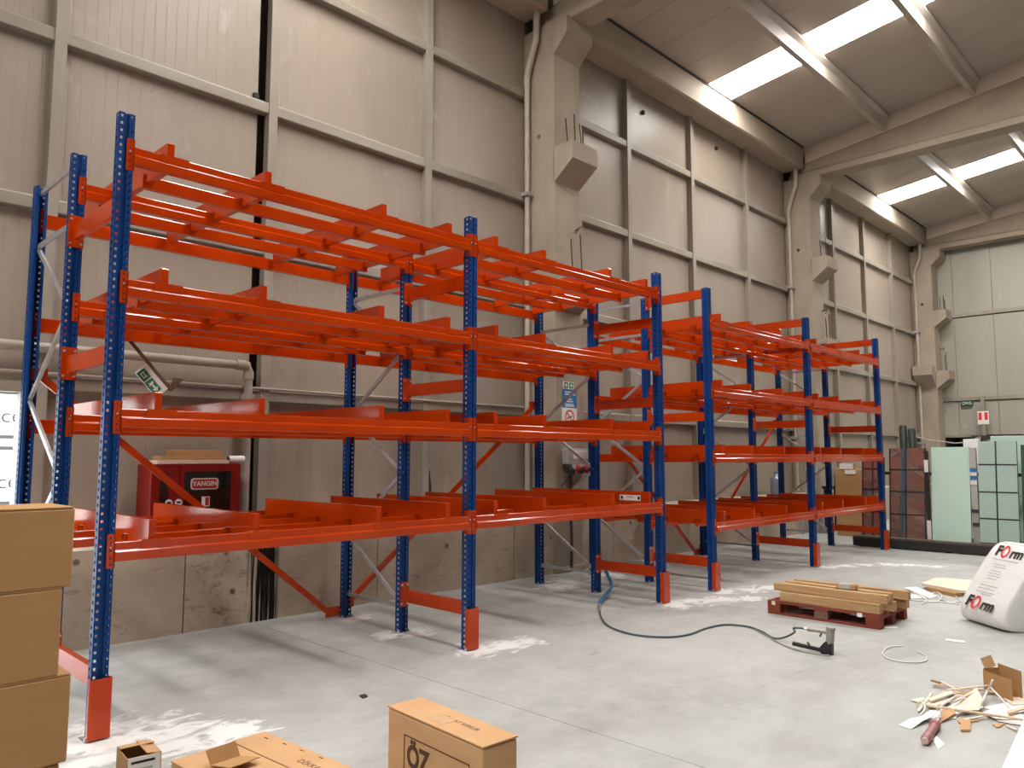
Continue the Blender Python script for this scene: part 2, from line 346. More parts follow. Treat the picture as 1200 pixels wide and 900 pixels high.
# ceiling: roof sheets across the slope, skylight strips, purlins, fascia
ce = struct('ceiling', MB().prism([(8.55, roofz(8.55)+.14), (YR, roofz(YR)+.14), (YW2-.2, roofz(YW2-.2)+.14), (YW2-.2, roofz(YW2-.2)+.08), (YR, roofz(YR)+.08), (8.55, roofz(8.55)+.08)], 'x', XN, XE+.3), 'roof_panel', 'pale sandwich panel roof with strip skylights', 'ceiling')
SKY = [(-5.3, -4.34), (4.22, 5.18), (13.72, 14.66), (23.3, 24.35)]
x = XN; cuts = []
for a, b in SKY:
    n = max(1, round((a-x)/1.0)); cuts += [(x+(a-x)*i/n, x+(a-x)*(i+1)/n) for i in range(n)]; x = b
far = [(a, b) for a, b in SKY]; n = 4; cuts += [(x+(XE-x)*i/n, x+(XE-x)*(i+1)/n) for i in range(n)]
for a, b in cuts:
    for y0, y1 in ((8.3, YR), (YR, YW2)):
        obj('roof_sheet', MB().prism([(y0, roofz(y0)), (y1, roofz(y1)), (y1, roofz(y1)+.07), (y0, roofz(y0)+.07)], 'x', a+.004, b-.004), 'roof_panel', ce)
for a, b in far:
    obj('roof_sheet', MB().prism([(YR, roofz(YR)), (YW2, roofz(YW2)), (YW2, roofz(YW2)+.07), (YR, roofz(YR)+.07)], 'x', a+.004, b-.004), 'roof_panel', ce)
for i, (a, b) in enumerate(SKY):
    for j, (y0, y1) in enumerate(((7.84, YR+.3), (YR-.3, -11.9))):
        if j == 1: continue
        struct('window_%d%s' % (i+1, '_offscreen' if i < 2 else ''), MB().prism([(y0, roofz(y0)+.01), (y1, roofz(y1)+.01), (y1, roofz(y1)+.05), (y0, roofz(y0)+.05)], 'x', a, b), 'skylight_sheet', 'bright white translucent skylight strip in the roof', 'skylight')
for k, yp in enumerate([5.95, 4.10, 2.25, 0.40, -1.45, -3.0, -4.85, -6.7, -8.55, -10.4]):
    for i in range(3):
        x0, x1 = COLX[i]+.46, COLX[i+1]+.18
        z = roofz(yp)
        obj('purlin', MB().prism([(yp-.055, z-.34), (yp+.055, z-.34), (yp+.075, z-.12), (yp+.15, z-.05), (yp+.15, z-.005), (yp-.15, z-.005), (yp-.15, z-.05), (yp-.075, z-.12)], 'x', x0, x1), 'roof_panel', ce)
# rafters with tapered top, fascia strip above, gutter beams, columns
for i, cx in enumerate(COLX):
    xm = cx+.32
    y0, y1 = 8.25, YR
    prof = [(y0, 8.80), (y0, roofz(y0)-.36), (y1, roofz(y1)-.36), (y1, 8.80)]
    r = MB().prism(prof, 'x', xm-.11, xm+.11)
    r.prism([(xm-.22, 8.64), (xm+.22, 8.64), (xm+.22, 8.78), (xm+.11, 8.86), (xm-.11, 8.86), (xm-.22, 8.78)], 'y', y0, YW2)
    r.prism([(y1, 8.80), (y1, roofz(y1)-.36), (YW2, roofz(YW2)-.36), (YW2, 8.80)], 'x', xm-.11, xm+.11)
    ra = struct('trim_rafter_%d' % (i+1), r, 'beam_concrete', 'deep tapered concrete roof beam resting on the column head', 'beam')
    obj('fascia', MB().prism([(7.84, roofz(7.84)-.37), (7.84, roofz(7.84)), (YR, roofz(YR)), (YR, roofz(YR)-.37)], 'x', xm-.16, xm-.115), 'fascia_panel', ra)
    if i < 3:
        struct('trim_gutter_%d' % (i+1), MB().prism([(7.82, 8.90), (7.86, 8.87), (8.33, 8.87), (8.33, 9.40), (7.82, 9.40)], 'x', cx+CW, COLX[i+1]), 'beam_concrete', 'concrete gutter beam running along the top of the wall', 'beam')
        obj('dark_edge_strip', MB().box(cx+CW, COLX[i+1], 7.80, 7.84, 9.38, 9.425), 'dark_strip', bpy.data.objects['trim_gutter_%d' % (i+1)])  # dark strip along the top front edge of the gutter beam
def corbel(x0, x1, yf, d, zt, zf, zb): return MB().prism([(yf+.02, zt), (yf-d, zt), (yf-d, zf), (yf, zb), (yf+.02, zb)], 'x', x0, x1)
for i, cx in enumerate(COLX):
    cmb = MB().box(cx, cx+CW, YC, YP-.01, 0, 8.66)
    cmb.box(cx-.02, cx+CW+.02, YC-.03, YP-.02, 0, .09)
    names = ['beside the camera', 'carrying the safety signs and socket box', 'behind the far rack', 'standing in the far corner of the hall']
    co = struct('trim_column_%d' % (i+1), cmb, 'column_concrete', 'square precast concrete column '+names[i], 'column', bevel=0.012)
    obj('haunch', corbel(cx, cx+CW, YC, .28, 8.64, 8.38, 8.10), 'column_concrete', co)
    obj('corbel', corbel(cx+.0, cx+CW-.02, YC, .38, 6.58, 6.30, 6.01), 'column_concrete', co)
    obj('corbel', corbel(cx+.0, cx+CW-.02, YC, .38, 4.56, 4.28, 3.98), 'column_concrete', co)
    for (dx, dy, h) in ((.10, .20, .42), (.16, .30, .48), (.34, .28, .38), (.46, .22, .42)):
        obj('rebar', MB().tube([(cx+dx, YC-dy, 6.55), (cx+dx+random.uniform(-.03, .03), YC-dy+.02, 6.58+h)], .011, 6), 'rebar_rust', co)
    for (dx, dy, h) in ((.14, .25, .5), (.40, .22, .62)):
        obj('rebar', MB().tube([(cx+dx, YC-dy, 4.5), (cx+dx+random.uniform(-.02, .02), YC-dy+.02, 4.58+h)], .011, 6), 'rebar_rust', co)
    obj('rebar', MB().tube([(cx+.5, YC+.02, 5.32), (cx+.48, YC-.14, 5.36), (cx+.32, YC-.16, 5.22)], .012, 6), 'rebar_rust', co)
    if i:
        cut = obj('hole_cutter', MB().tube([(cx-.05, YC+.33, 6.83), (cx+.30, YC+.33, 6.83)], .045, 16), 'column_concrete')
        bo_ = co.modifiers.new('hole', 'BOOLEAN'); bo_.operation = 'DIFFERENCE'; bo_.object = cut; bo_.solver = 'EXACT'
        bpy.context.view_layer.update()
        nm = bpy.data.meshes.new_from_object(co.evaluated_get(bpy.context.evaluated_depsgraph_get()))
        co.modifiers.clear(); co.data = nm; bpy.data.objects.remove(cut)
    # drain pipe with swan neck on the near side of the column
    if i:
        px_ = cx-.085; py_ = YP-.16
        dp = obj('drain_pipe', MB().tube([(px_, py_, .9), (px_, py_, 7.75)], .045, 12), 'drain_plastic', co)
        obj('pipe_neck', MB().tube([(px_, py_, 7.70), (px_, py_+.01, 7.82), (px_, py_-.03, 7.98), (px_, py_-.13, 8.25), (px_, py_-.2, 8.42), (px_, py_-.21, 8.60), (px_, py_-.21, 8.9)], .056, 12), 'drain_plastic', dp)
        for z in (2.2, 5.9):
            obj('pipe_clip', MB().prism([(px_-.075, py_-.075), (px_+.085, py_-.075), (px_+.085, py_-.055), (px_-.055, py_-.055), (px_-.055, YP-.02), (px_-.075, YP-.02)], 'z', z-.03, z+.03), 'galvanised', dp)
# corner column carries one more corbel on its side
cx = COLX[3]
obj('corbel', MB().prism([(cx+.02, 4.72), (cx-.38, 4.72), (cx-.38, 4.42), (cx, 4.02), (cx+.02, 4.02)], 'y', YC+.02, YP-.05), 'column_concrete', bpy.data.objects['trim_column_4'])

# open doorway in the left wall with a bright lettered trailer side standing outside
dr = struct('door_1', MB().box(DX1-.025, DX1+.04, YP-.06, YP+.16, 0, DZ+.06), 'steel_frame_paint', 'open doorway with dark steel frame letting daylight in', 'doorway')
obj('door_frame', MB().box(DX0-.05, DX0+.03, YP-.06, YP+.16, 0, DZ+.06), 'steel_frame_paint', dr)
obj('door_lintel', MB().box(DX0-.05, DX1+.05, YP-.12, YP+.16, DZ, DZ+.10), 'girt_paint', dr)
struct('floor_yard', MB().box(-30, 40, 9.2, 45, -.2, -.02), 'yard_concrete', 'pale concrete yard outside the open doorway', 'yard')
HY = 15.0; hk = HY/9.6
ld = thing('lettered_hoarding', 'white lettered hoarding panel in daylight outside the open doorway', 'hoarding', (0, HY, 0))
obj('board', MB().box(-9, 6.5, HY, HY+.06, -.02, 3.6), 'white_plain', ld)
for zz in (2.16, 1.46):
    zw = CAMH+(zz-CAMH)*hk
    text('lettering', 'arce', .22*hk, 'letter_grey', ld, (2.0*hk, HY-.002, zw), (math.radians(90), 0, 0), 'CENTER')
    for dz in (-.22, -.34):
        obj('printed_line', MB().box(1.0*hk, 2.12*hk, HY-.004, HY, zw+dz*hk-.03, zw+dz*hk+.03), 'letter_grey', ld)

# ------------------------------------------------------------------ pallet racks
HR = 4.0; PITCHZ = 0.05
def upright_mesh():
    b = MB(); n = int(HR/PITCHZ)
    def strip(p0, p1, holes, hw=.010, hh=.0085):
        p0 = Vector((*p0, 0)); p1 = Vector((*p1, 0)); L = (p1-p0).length; d = (p1-p0)/L
        us = sorted(holes)
        if not us:
            b.add([p0, p1, p1+Vector((0, 0, HR)), p0+Vector((0, 0, HR))], [(0, 1, 2, 3)]); return
        ed = [0]+[(us[i]+us[i+1])/2 for i in range(len(us)-1)]+[L]
        for u, a, c in zip(us, ed, ed[1:]):
            for k in range(n):
                z = k*PITCHZ; zc = z+PITCHZ/2
                V = [p0+d*a+Vector((0, 0, z)), p0+d*c+Vector((0, 0, z)), p0+d*c+Vector((0, 0, z+PITCHZ)), p0+d*a+Vector((0, 0, z+PITCHZ)),
                     p0+d*(u-hw)+Vector((0, 0, zc-hh)), p0+d*(u+hw)+Vector((0, 0, zc-hh)), p0+d*(u+hw)+Vector((0, 0, zc+hh)), p0+d*(u-hw)+Vector((0, 0, zc+hh))]
                b.add(V, [(0, 1, 5, 4), (1, 2, 6, 5), (2, 3, 7, 6), (3, 0, 4, 7)])
    w = .05
    strip((-w, 0), (-.014, 0), [.017], .007)
    strip((-.014, 0), (-.010, .012), []); strip((-.010, .012), (.010, .012), []); strip((.010, .012), (.014, 0), [])
    strip((.014, 0), (w, 0), [.019], .007)
    for s in (-1, 1):
        strip((s*w, 0), (s*w, .062), [.034], .0105, .0105); strip((s*w, .062), (s*(w-.012), .072), []); strip((s*(w-.012), .072), (s*(w-.012), .092), []); strip((s*(w-.012), .092), (s*(w-.03), .092), [])
    return b.mesh('upright', 'blue_paint')
ME = {}
ME['upright'] = upright_mesh()
BAY = 3.1081; BL = BAY-.10
ME['beam'] = MB().prism([(-.026, -.065), (-.028, -.058), (-.028, -.008), (-.016, .004), (-.016, .050), (-.012, .055), (.004, .055), (.008, .050), (.008, .012), (.024, .012), (.024, -.065)], 'x', 0, BL).mesh('beam', 'orange_paint')
def box_beam(L): return MB().prism([(-.020, -.045), (-.022, -.040), (-.022, .045), (-.018, .050), (.018, .050), (.022, .045), (.022, -.040), (.020, -.045)], 'x', 0, L).mesh('box_beam', 'orange_paint')
def connector():
    b = MB().box(-.002, .003, -.008, .045, -.107, .107)
    zs = (-.085, -.045, 0.0, .045, .085); ed = [-.107]+[(p+q)/2 for p, q in zip(zs, zs[1:])]+[.107]
    for z, lo, hi in zip(zs, ed, ed[1:]):
        o_ = [(-.046, lo), (.004, lo), (.004, hi), (-.046, hi)]; n_ = [(-.030, z-.006), (-.018, z-.006), (-.018, z+.006), (-.030, z+.006)]
        V = [(x, y, q) for y in (-.008, -.003) for ring in (o_, n_) for x, q in ring]
        F = []
        for k in range(4):
            l = (k+1) % 4
            F += [(k, l, 4+l, 4+k), (8+l, 8+k, 12+k, 12+l), (4+k, 4+l, 12+l, 12+k), (l, k, 8+k, 8+l)]
        b.add(V, F)
    b.cur = 1; b.cyl((-.024, -.012, .022), .007, .006, 'y', 8)
    return b.mesh('beam_connector', ['orange_paint', 'bolt_steel'])
ME['conn'] = connector()
CBL = 1.90
CP = [(0, .118), (.004, .122), (CBL-.004, .122), (CBL, .118), (CBL, 0)]
for yc in (1.39, .93, .42): CP += [(yc+.045, -.068), (yc+.045, 0), (yc-.045, 0), (yc-.045, -.068)]
CP = CP[:5]+[(CBL-.02, -.068)]+CP[5:]+[(.01, -.068), (0, -.04)]
ME['crossbar'] = MB().prism(CP, 'x', -.024, .024).mesh('crossbar', 'orange_paint')
ME['bracket'] = MB().prism([(-.036, -.052), (-.031, -.052), (-.031, -.001), (.03, -.001), (.03, .004), (-.036, .004)], 'x', -.095, .095).mesh('bracket', 'orange_paint')
ME['bracket_s'] = MB().prism([(-.034, -.06), (-.029, -.06), (-.029, .001), (.029, .001), (.029, -.06), (.034, -.06), (.034, .004), (-.034, .004)], 'x', -.035, .035).mesh('bracket', 'orange_paint')
ME['plate'] = MB().box(-.054, .054, -.006, 0, -.12, .12)
for sx in (-1, 1):
    for sz in (-1, 1):
        ME['plate'].cur = 1; ME['plate'].cyl((sx*.036, -.016, sz*.092), .010, .01, 'y', 6)
ME['plate'] = ME['plate'].mesh('spacer_plate', ['orange_paint', 'bolt_steel'])
ME['spacer'] = MB().prism([(-.022, -.06), (.022, -.06), (.022, -.052), (-.012, -.052), (-.012, .052), (.022, .052), (.022, .06), (-.022, .06)], 'y', 0, YM-YF-.13).mesh('row_spacer', 'orange_paint')
ME['foot'] = MB().box(-.075, .075, -.012, .105, 0, .006).mesh('base_plate', 'galvanised')
ME['anchor'] = MB().cyl((0, 0, .006), .011, .022, 'z', 6).mesh('anchor_bolt', 'bolt_steel')
ME['guard'] = MB().prism([(-.058, .03), (-.066, -.02), (-.06, -.028), (.06, -.028), (.066, -.02), (.058, .03), (.052, .03), (.059, -.018), (.056, -.022), (-.056, -.022), (-.059, -.018), (-.052, .03)], 'z', .012, .37).mesh('upright_guard', 'orange_paint')

def rack(label, xA, levels, spz, offs, bz):
    root = thing('pallet_rack', label, 'pallet rack', (xA, YF, 0), group='orange and blue pallet racks')
    F = [xA+i*BAY for i in range(3)]
    web = {YF: YF-.035, YM: YM-.035}
    for x in F:
        for y in (YF, YM, YB):
            rz = 0 if y < YB else math.pi
            yw = y-.035 if y < YB else y+.045
            o = put('upright', ME['upright'], root, (x, yw, 0)); o.rotation_euler = (0, 0, rz)
            ft = put('base_plate', ME['foot'], root, (x, yw-(.0 if rz == 0 else .093), 0))
            for sx in (-.064, .064): put('anchor_bolt', ME['anchor'], ft, (x+sx, yw+(.0 if rz == 0 else -.08), 0))
        put('upright_guard', ME['guard'], root, (x, YF-.045, 0))
        # row spacers between the front row and the braced frame
        for z in spz:
            s = put('row_spacer', ME['spacer'], root, (x, YF+.055, z))
            s.location = Vector((x, YF+.055, z))-WL[root.name]
            put('spacer_plate', ME['plate'], s, (x, YM-.036, z+.01))
        # galvanised zigzag bracing in the frame
        a, c = YM+.02, YB-.02
        nodes = [(c, bz[0]), (a, bz[1]), (c, bz[2]), (a, bz[3]), (c, bz[4]), (a, bz[5])]
        for p, q in zip(nodes, nodes[1:]):
            obj('frame_brace', MB().bar((x, p[0], p[1]), (x, q[0], q[1]), .022, .038), 'galvanised', root)
        for z in (bz[0]+.02, bz[5]-.02, 3.94):
            obj('frame_brace', MB().bar((x, a, z), (x, c, z), .022, .038), 'galvanised', root)
    for bi in range(2):
        x0 = F[bi]+.05
        bb = box_beam(offs[bi][-1]-offs[bi][0]+.07)
        for z in levels:
            for y, kind in ((YF-.03, 'beam'), (YF+.45, 'box'), (YM-.03, 'beam'), (YM+.43, 'box'), (YB+.02, 'back')):
                bo = put('box_beam', bb, root, (F[bi]+offs[bi][0]-.035, y, z)) if kind == 'box' else put('beam', ME['beam'], root, (x0, y, z))
                if kind == 'back': bo.rotation_euler = (0, 0, math.pi); bo.location.x += BL
                if kind != 'box':
                    yc = {'beam': y, 'back': y}[kind]
                    # end connectors, one on each upright
                    for sx, xx in ((1, x0), (-1, x0+BL)):
                        if kind == 'back':
                            cn = put('beam_connector', ME['conn'], bo, (0, 0, 0))
                            cn.location = ((BL if sx > 0 else 0), -.018, 0); cn.scale = (-sx, 1, 1)
                        else:
                            cn = put('beam_connector', ME['conn'], bo, (xx, y, z), scale=(sx, 1, 1))
            for k, ox in enumerate(offs[bi]):
                jx_ = random.uniform(-.012, .012)
                cb = put('crossbar', ME['crossbar'], root, (F[bi]+ox+jx_, YF+.03, z+.058))
                put('bracket', ME['bracket'], cb, (F[bi]+ox+jx_, YF-.03+.015, z+.056))
                for y in (YF+.45, YM-.03, YM+.43):
                    put('bracket', ME['bracket_s'], cb, (F[bi]+ox+jx_, y, z+.055))
    # spine bracing on the back of the rack
    yb = YB+.055
    for p, q in (((F[0]+.04, 2.44), (F[1]-.16, .05)), ((F[1]+.03, .12), (F[2]-.03, 2.46))):
        obj('spine_brace', MB().bar((p[0], yb, p[1]), (q[0], yb, q[1]), .025, .06, (0, 0, 1)), 'orange_paint', root)
    for x, z in ((F[0]+.06, 2.42), (F[1]-.13, .07), (F[1]+.05, .14), (F[2]-.05, 2.45)):
        obj('brace_plate', MB().box(x-.08, x+.08, yb-.012, yb+.018, z-.05, z+.05), 'orange_paint', root)
    return root, F
R1, F1 = rack('two-bay orange and blue pallet rack beside the cardboard box stack', 1.6966, (1.137, 1.984, 2.834, 3.7235), (.36, 2.40, 3.39),
              ((.31, 1.05, 2.13, 2.87), (.37, 1.07, 2.21, 2.93)), (3.46, 2.83, 2.19, 1.57, .88, .27))
R2, F2 = rack('two-bay orange and blue pallet rack beside the glass sheets', 9.0986, (.82, 1.72, 2.61, 3.53), (.36, 2.27, 3.93),
              ((.40, 1.22, 2.24, 2.98), (.46, 1.30, 2.35, 2.99)), (3.46, 2.83, 2.19, 1.57, .88, .27))
# load plate on the last crossbar of the lowest level
lp = obj('load_sign', MB().box(7.715, 7.72, 5.44, 5.75, 1.205, 1.272), 'white_plain', label='small white printed plate fixed on a low orange crossbar', cat='plate')
for y0 in (5.43, 5.68): obj('printed_mark', MB().box(7.712, 7.715, y0+.02, y0+.05, 1.22, 1.258), 'ink_black', lp)
obj('printed_mark', MB().box(7.712, 7.715, 5.54, 5.64, 1.24, 1.256), 'ink_grey', lp)

def at(u, v, z=0.0):
    """point at height z seen at photo pixel (u, v)"""
    d = r2*((u-600)/FPX)+u2*((450-v)/FPX)+fw
    t = (z-CAMH)/d.z
    return Vector((d.x*t, d.y*t, z))
R90 = math.radians(90)
FRONT = (R90, 0, 0); LEFT = (R90, 0, -R90)          # text facing -y, text facing -x

# ------------------------------------------------------------------ on the left wall
pb = thing('steel_pipe', 'thick grey steel pipe running along the wall and turning down', 'pipe', (0.0, 8.18, 2.755))
obj('pipe_run', MB().tube([(0.0, 8.18, 2.755), (3.98, 8.18, 2.755), (4.03, 8.18, 2.74), (4.05, 8.18, 2.70), (4.05, 8.18, 1.0)], .048, 12), 'pipe_grey', pb)
obj('pipe_collar', MB().tube([(3.90, 8.18, 2.755), (3.99, 8.18, 2.755), (4.04, 8.18, 2.74)], .058, 12), 'pipe_grey', pb)
obj('pipe_collar', MB().tube([(4.05, 8.18, 2.36), (4.05, 8.18, 2.43)], .075, 12), 'pipe_grey', pb)
obj('pipe_collar', MB().tube([(4.05, 8.18, 2.60), (4.05, 8.18, 2.69)], .058, 12), 'pipe_grey', pb)
obj('wall_conduit', MB().tube([(1.3, 8.235, 2.52), (8.6, 8.235, 2.495)], .017, 8), 'pipe_grey', label='thin conduit clipped along the lowest wall girt', cat='conduit')
# fire hose cabinet
fc = thing('fire_cabinet', 'red fire hose cabinet with dark glass and YANGIN plate', 'cabinet', (2.90, 7.80, .88))
x0, x1, y0, y1, z0, z1 = 2.90, 3.81, 7.80, 8.18, .885, 1.655
obj('body', MB().box(x0, x1, y0+.02, y1, z0, z1), 'red_enamel', fc, bevel=.006)
dd = obj('cabinet_door', MB().box(x0+.0, x0+.27, y0, y0+.019, z0, z1), 'red_enamel', fc)
d2 = obj('cabinet_door', MB().box(x0+.275, x1, y0, y0+.019, z1-.075, z1).box(x0+.275, x0+.32, y0, y0+.019, z0, z1-.075).box(x1-.10, x1, y0, y0+.019, z0, z1-.075).box(x0+.32, x1-.10, y0, y0+.019, z0, z0+.09), 'red_enamel', fc)
obj('door_glass', MB().box(x0+.32, x1-.10, y0+.006, y0+.012, z0+.09, z1-.075), 'black_glass', d2)
obj('door_glass', MB().prism([(x0+.08, z0+.1), (x0+.22, z0+.1), (x0+.14, z1-.12), (x0+.19, z1-.09), (x0+.09, z1-.09), (x0+.08, z1-.3)], 'y', y0-.003, y0), 'black_glass', dd)
def ringpts(cx, cz, w, h, r, n=5):
    P = []
    for sx, sz, a0 in ((1, 1, 0), (-1, 1, 90), (-1, -1, 180), (1, -1, 270)):
        for k in range(n+1):
            a = math.radians(a0+90*k/n); P.append((cx+sx*(w/2-r)+r*math.cos(a), cz+sz*(h/2-r)+r*math.sin(a)))
    return P
nc = obj('name_plate', MB().prism(ringpts(3.43, 1.455, .285, .115, .03), 'y', y0-.002, y0+.006), 'sign_white', fc)
obj('plate_face', MB().prism(ringpts(3.43, 1.455, .262, .094, .025), 'y', y0-.004, y0-.001), 'socket_red', nc)
text('plate_lettering', 'YANGIN', .066, 'sign_white', nc, (3.43, y0-.0045, 1.455), FRONT, bold=.0016)
for xx in (3.075, 3.17): obj('round_pictogram', MB().tube([(xx, y0-.004, 1.275), (xx, y0, 1.275)], .036, 18), 'sign_white', fc); obj('round_pictogram', MB().box(xx-.02, xx+.022, y0-.006, y0-.004, 1.268, 1.288), 'ink_black', fc)
hs = obj('hose_pictogram', MB().box(3.405, 3.485, y0-.003, y0+.006, 1.225, 1.325), 'sign_white', fc)
obj('pictogram_print', MB().box(3.44, 3.478, y0-.005, y0-.003, 1.235, 1.318), 'socket_red', hs)
# odds and ends on the cabinet
obj('wooden_board', MB().box(2.96, 3.70, 7.84, 8.05, 1.658, 1.695), 'paper_cream', label='pale flat board lying on top of the red cabinet', cat='board', bevel=.003)
obj('cardboard_sheet', MB().box(3.0, 3.68, 7.88, 8.08, 1.698, 1.735), 'cardboard', label='brown cardboard sheet on the pale board atop the red cabinet', cat='cardboard', bevel=.004)
obj('cardboard_tray', MB().box(3.14, 3.66, 7.93, 8.1, 1.738, 1.80), 'cardboard', label='low brown carton topmost of the pile on the red cabinet', cat='box', bevel=.004)
pr = obj('paper_roll', MB().tube([(3.73, 7.92, 1.70), (3.89, 7.90, 1.70)], .042, 14), 'sign_white', label='short white roll with dark end on the red cabinet', cat='roll')
obj('roll_core', MB().tube([(3.722, 7.921, 1.70), (3.731, 7.92, 1.70)], .036, 14), 'ink_black', pr)
# tilted emergency exit sign on a bent bracket
ex = thing('exit_sign', 'tilted white emergency exit sign with green pictograms hanging on a rusty bracket', 'sign', (2.683, 7.345, 2.421), (0, math.radians(48), 0))
obj('sign_board', MB().box(-.15, .15, 0, .012, -.055, .085), 'sign_white', ex, bevel=.003)
for cx_, w in ((-.085, .10), (.045, .135)):
    g = obj('pictogram', MB().box(cx_-w/2, cx_+w/2, -.003, 0, -.05, .035), 'sign_green', ex)
    if w > .12:
        obj('arrow', MB().prism([(cx_-.01, -.014), (cx_+.025, -.014), (cx_+.025, -.038), (cx_+.06, -.005), (cx_+.025, .026), (cx_+.025, .004), (cx_-.01, .004)], 'y', -.005, -.003), 'sign_white', g)
        obj('running_man', MB().prism([(cx_-.05, -.04), (cx_-.035, -.01), (cx_-.045, .01), (cx_-.025, .02), (cx_-.015, -.005), (cx_-.02, -.04), (cx_-.03, -.02)], 'y', -.005, -.003), 'sign_white', g)
    else:
        obj('doorway_mark', MB().box(cx_-.028, cx_+.028, -.005, -.003, -.03, -.022).box(cx_-.028, cx_-.02, -.005, -.003, -.03, .018).box(cx_+.02, cx_+.028, -.005, -.003, -.03, .018).box(cx_-.02, cx_+.02, -.005, -.003, -.004, .004), 'sign_white', g)
obj('bracket_arm', MB().bar((-.72, -.012, .09), (.17, .008, .10), .016, .03), 'rusty_bracket', ex)
obj('bracket_end', MB().prism([(.16, .08), (.19, .10), (.17, .26), (.11, .20)], 'y', .01, .03), 'rusty_bracket', ex)
# wall cleats: small dark lifting points
for (x, z) in ((4.1, 6.0), (6.9, 8.62), (9.9, 8.3), (12.1, 8.45), (14.9, 8.55)):
    obj('wall_fixing', MB().box(x-.03, x+.03, YP-.05, YP, z-.035, z+.035), 'dark_gap', wall)
obj('panel_patch', MB().prism([(6.78, 1.02), (6.86, 1.0), (6.88, 1.3), (6.84, 1.55), (6.77, 1.5), (6.80, 1.25)], 'y', YP-.004, YP), 'dark_gap', wall)

# ------------------------------------------------------------------ on the sign column
CXF = COLX[1]; yv = YC
def plate(name, label, cat, x0, x1, z0, z1, m_): return obj(name, MB().box(x0, x1, yv-.012, yv-.002, z0, z1), m_, label=label, cat=cat)
s1 = plate('first_aid_sign', 'small white plate with two green pictograms on the concrete column', 'sign', 8.92, 9.16, 2.78, 2.89, 'sign_white')
for xx in (8.98, 9.10):
    g = obj('pictogram', MB().box(xx-.045, xx+.045, yv-.014, yv-.012, 2.79, 2.88), 'sign_green', s1)
    obj('cross', MB().box(xx-.03, xx+.03, yv-.016, yv-.014, 2.827, 2.843).box(xx-.008, xx+.008, yv-.016, yv-.014, 2.805, 2.865), 'sign_white', g)
s2 = plate('blue_notice', 'blue printed safety notice on the concrete column above the socket box', 'notice', 8.90, 9.235, 2.49, 2.765, 'sign_blue')
for z, a, b in ((2.73, .05, .28), (2.695, .05, .30), (2.62, .12, .22), (2.585, .1, .24), (2.54, .06, .26), (2.515, .05, .28)):
    obj('printed_line', MB().box(8.90+a, 8.90+b, yv-.014, yv-.012, z-.009, z+.009), 'sign_white', s2)
s3 = plate('no_smoking_sign', 'white no smoking sign with red ring on the concrete column', 'sign', 8.89, 9.235, 2.16, 2.485, 'sign_white')
b = MB()
for k in range(28):
    a0, a1 = 2*math.pi*k/28, 2*math.pi*(k+1)/28
    P_ = [(9.06+r*math.cos(a), 2.345+r*math.sin(a)) for r, a in ((.085, a0), (.11, a0), (.11, a1), (.085, a1))]
    b.add([(p[0], yv-.0135, p[1]) for p in P_], [(0, 1, 2, 3)])
b.bar((9.06-.065, yv-.0138, 2.345+.065), (9.06+.065, yv-.0138, 2.345-.065), .003, .02, (1, 0, 1))
obj('red_ring', b, 'ink_red', s3)
obj('cigarette', MB().bar((9.0, yv-.0132, 2.32), (9.12, yv-.0132, 2.36), .002, .018), 'ink_black', s3)
sb = thing('socket_box', 'grey industrial socket box with two red outlets on the concrete column', 'socket box', (8.9, 7.69, 1.46))
obj('housing', MB().box(8.87, 9.38, 7.56, 7.69, 1.62, 1.86), 'plastic_grey', sb, bevel=.012)
obj('window_cover', MB().box(8.99, 9.34, 7.54, 7.56, 1.70, 1.83), 'sign_white', sb, bevel=.006)
obj('outlet_panel', MB().prism([(7.69, 1.46), (7.53, 1.50), (7.56, 1.62), (7.69, 1.62)], 'x', 8.97, 9.38), 'plastic_grey', sb)
for xx in (9.08, 9.27):
    so = obj('outlet', MB().tube([(xx, 7.55, 1.555), (xx, 7.46, 1.53)], .058, 14), 'socket_red', sb)
    obj('outlet_cap', MB().tube([(xx, 7.462, 1.531), (xx, 7.445, 1.527)], .046, 14), 'plastic_dark', so)
obj('outlet', MB().tube([(8.93, 7.60, 1.53), (8.90, 7.50, 1.51)], .055, 14), 'plastic_dark', sb)
obj('cable', MB().tube([(9.06, 7.66, 1.48), (9.05, 7.67, 1.1), (9.07, 7.665, .5), (9.05, 7.66, .05)], .022, 8), 'plastic_dark', sb)
obj('cable', MB().tube([(8.92, 7.55, 1.50), (8.90, 7.6, 1.38), (8.84, 7.66, 1.30), (8.80, 7.67, 1.1)], .008, 6), 'plastic_dark', sb)

# ------------------------------------------------------------------ far end wall
fs = obj('exit_sign', MB().box(XE-.08, XE-.05, 6.83, 7.18, 3.40, 3.58), 'sign_dark_green', label='dark green exit sign with white lettering on the far end wall', cat='sign')
text('lettering', 'ÇIKIŞ', .13, 'sign_green', fs, (XE-.082, 7.005, 3.49), LEFT, bold=.003)
text('lettering', 'ÇIKIŞ', .115, 'sign_white', fs, (XE-.084, 7.005, 3.49), LEFT)
po_ = thing('notice_post', 'grey steel post with red and white fire notice against the end wall', 'post', (XE-.2, 6.52, 0))
obj('post', MB().box(XE-.24, XE-.16, 6.47, 6.57, 0, 3.70), 'post_paint', po_)
nt = obj('notice', MB().box(XE-.262, XE-.24, 6.36, 6.67, 2.78, 3.20), 'sign_white', po_)
for y_ in (6.60, 6.43): obj('red_print', MB().box(XE-.266, XE-.262, y_-.045, y_+.045, 2.92, 3.16), 'ink_red', nt)
obj('post_box', MB().box(XE-.4, XE-.15, 6.35, 6.85, 2.30, 2.42), 'plastic_dark', po_)
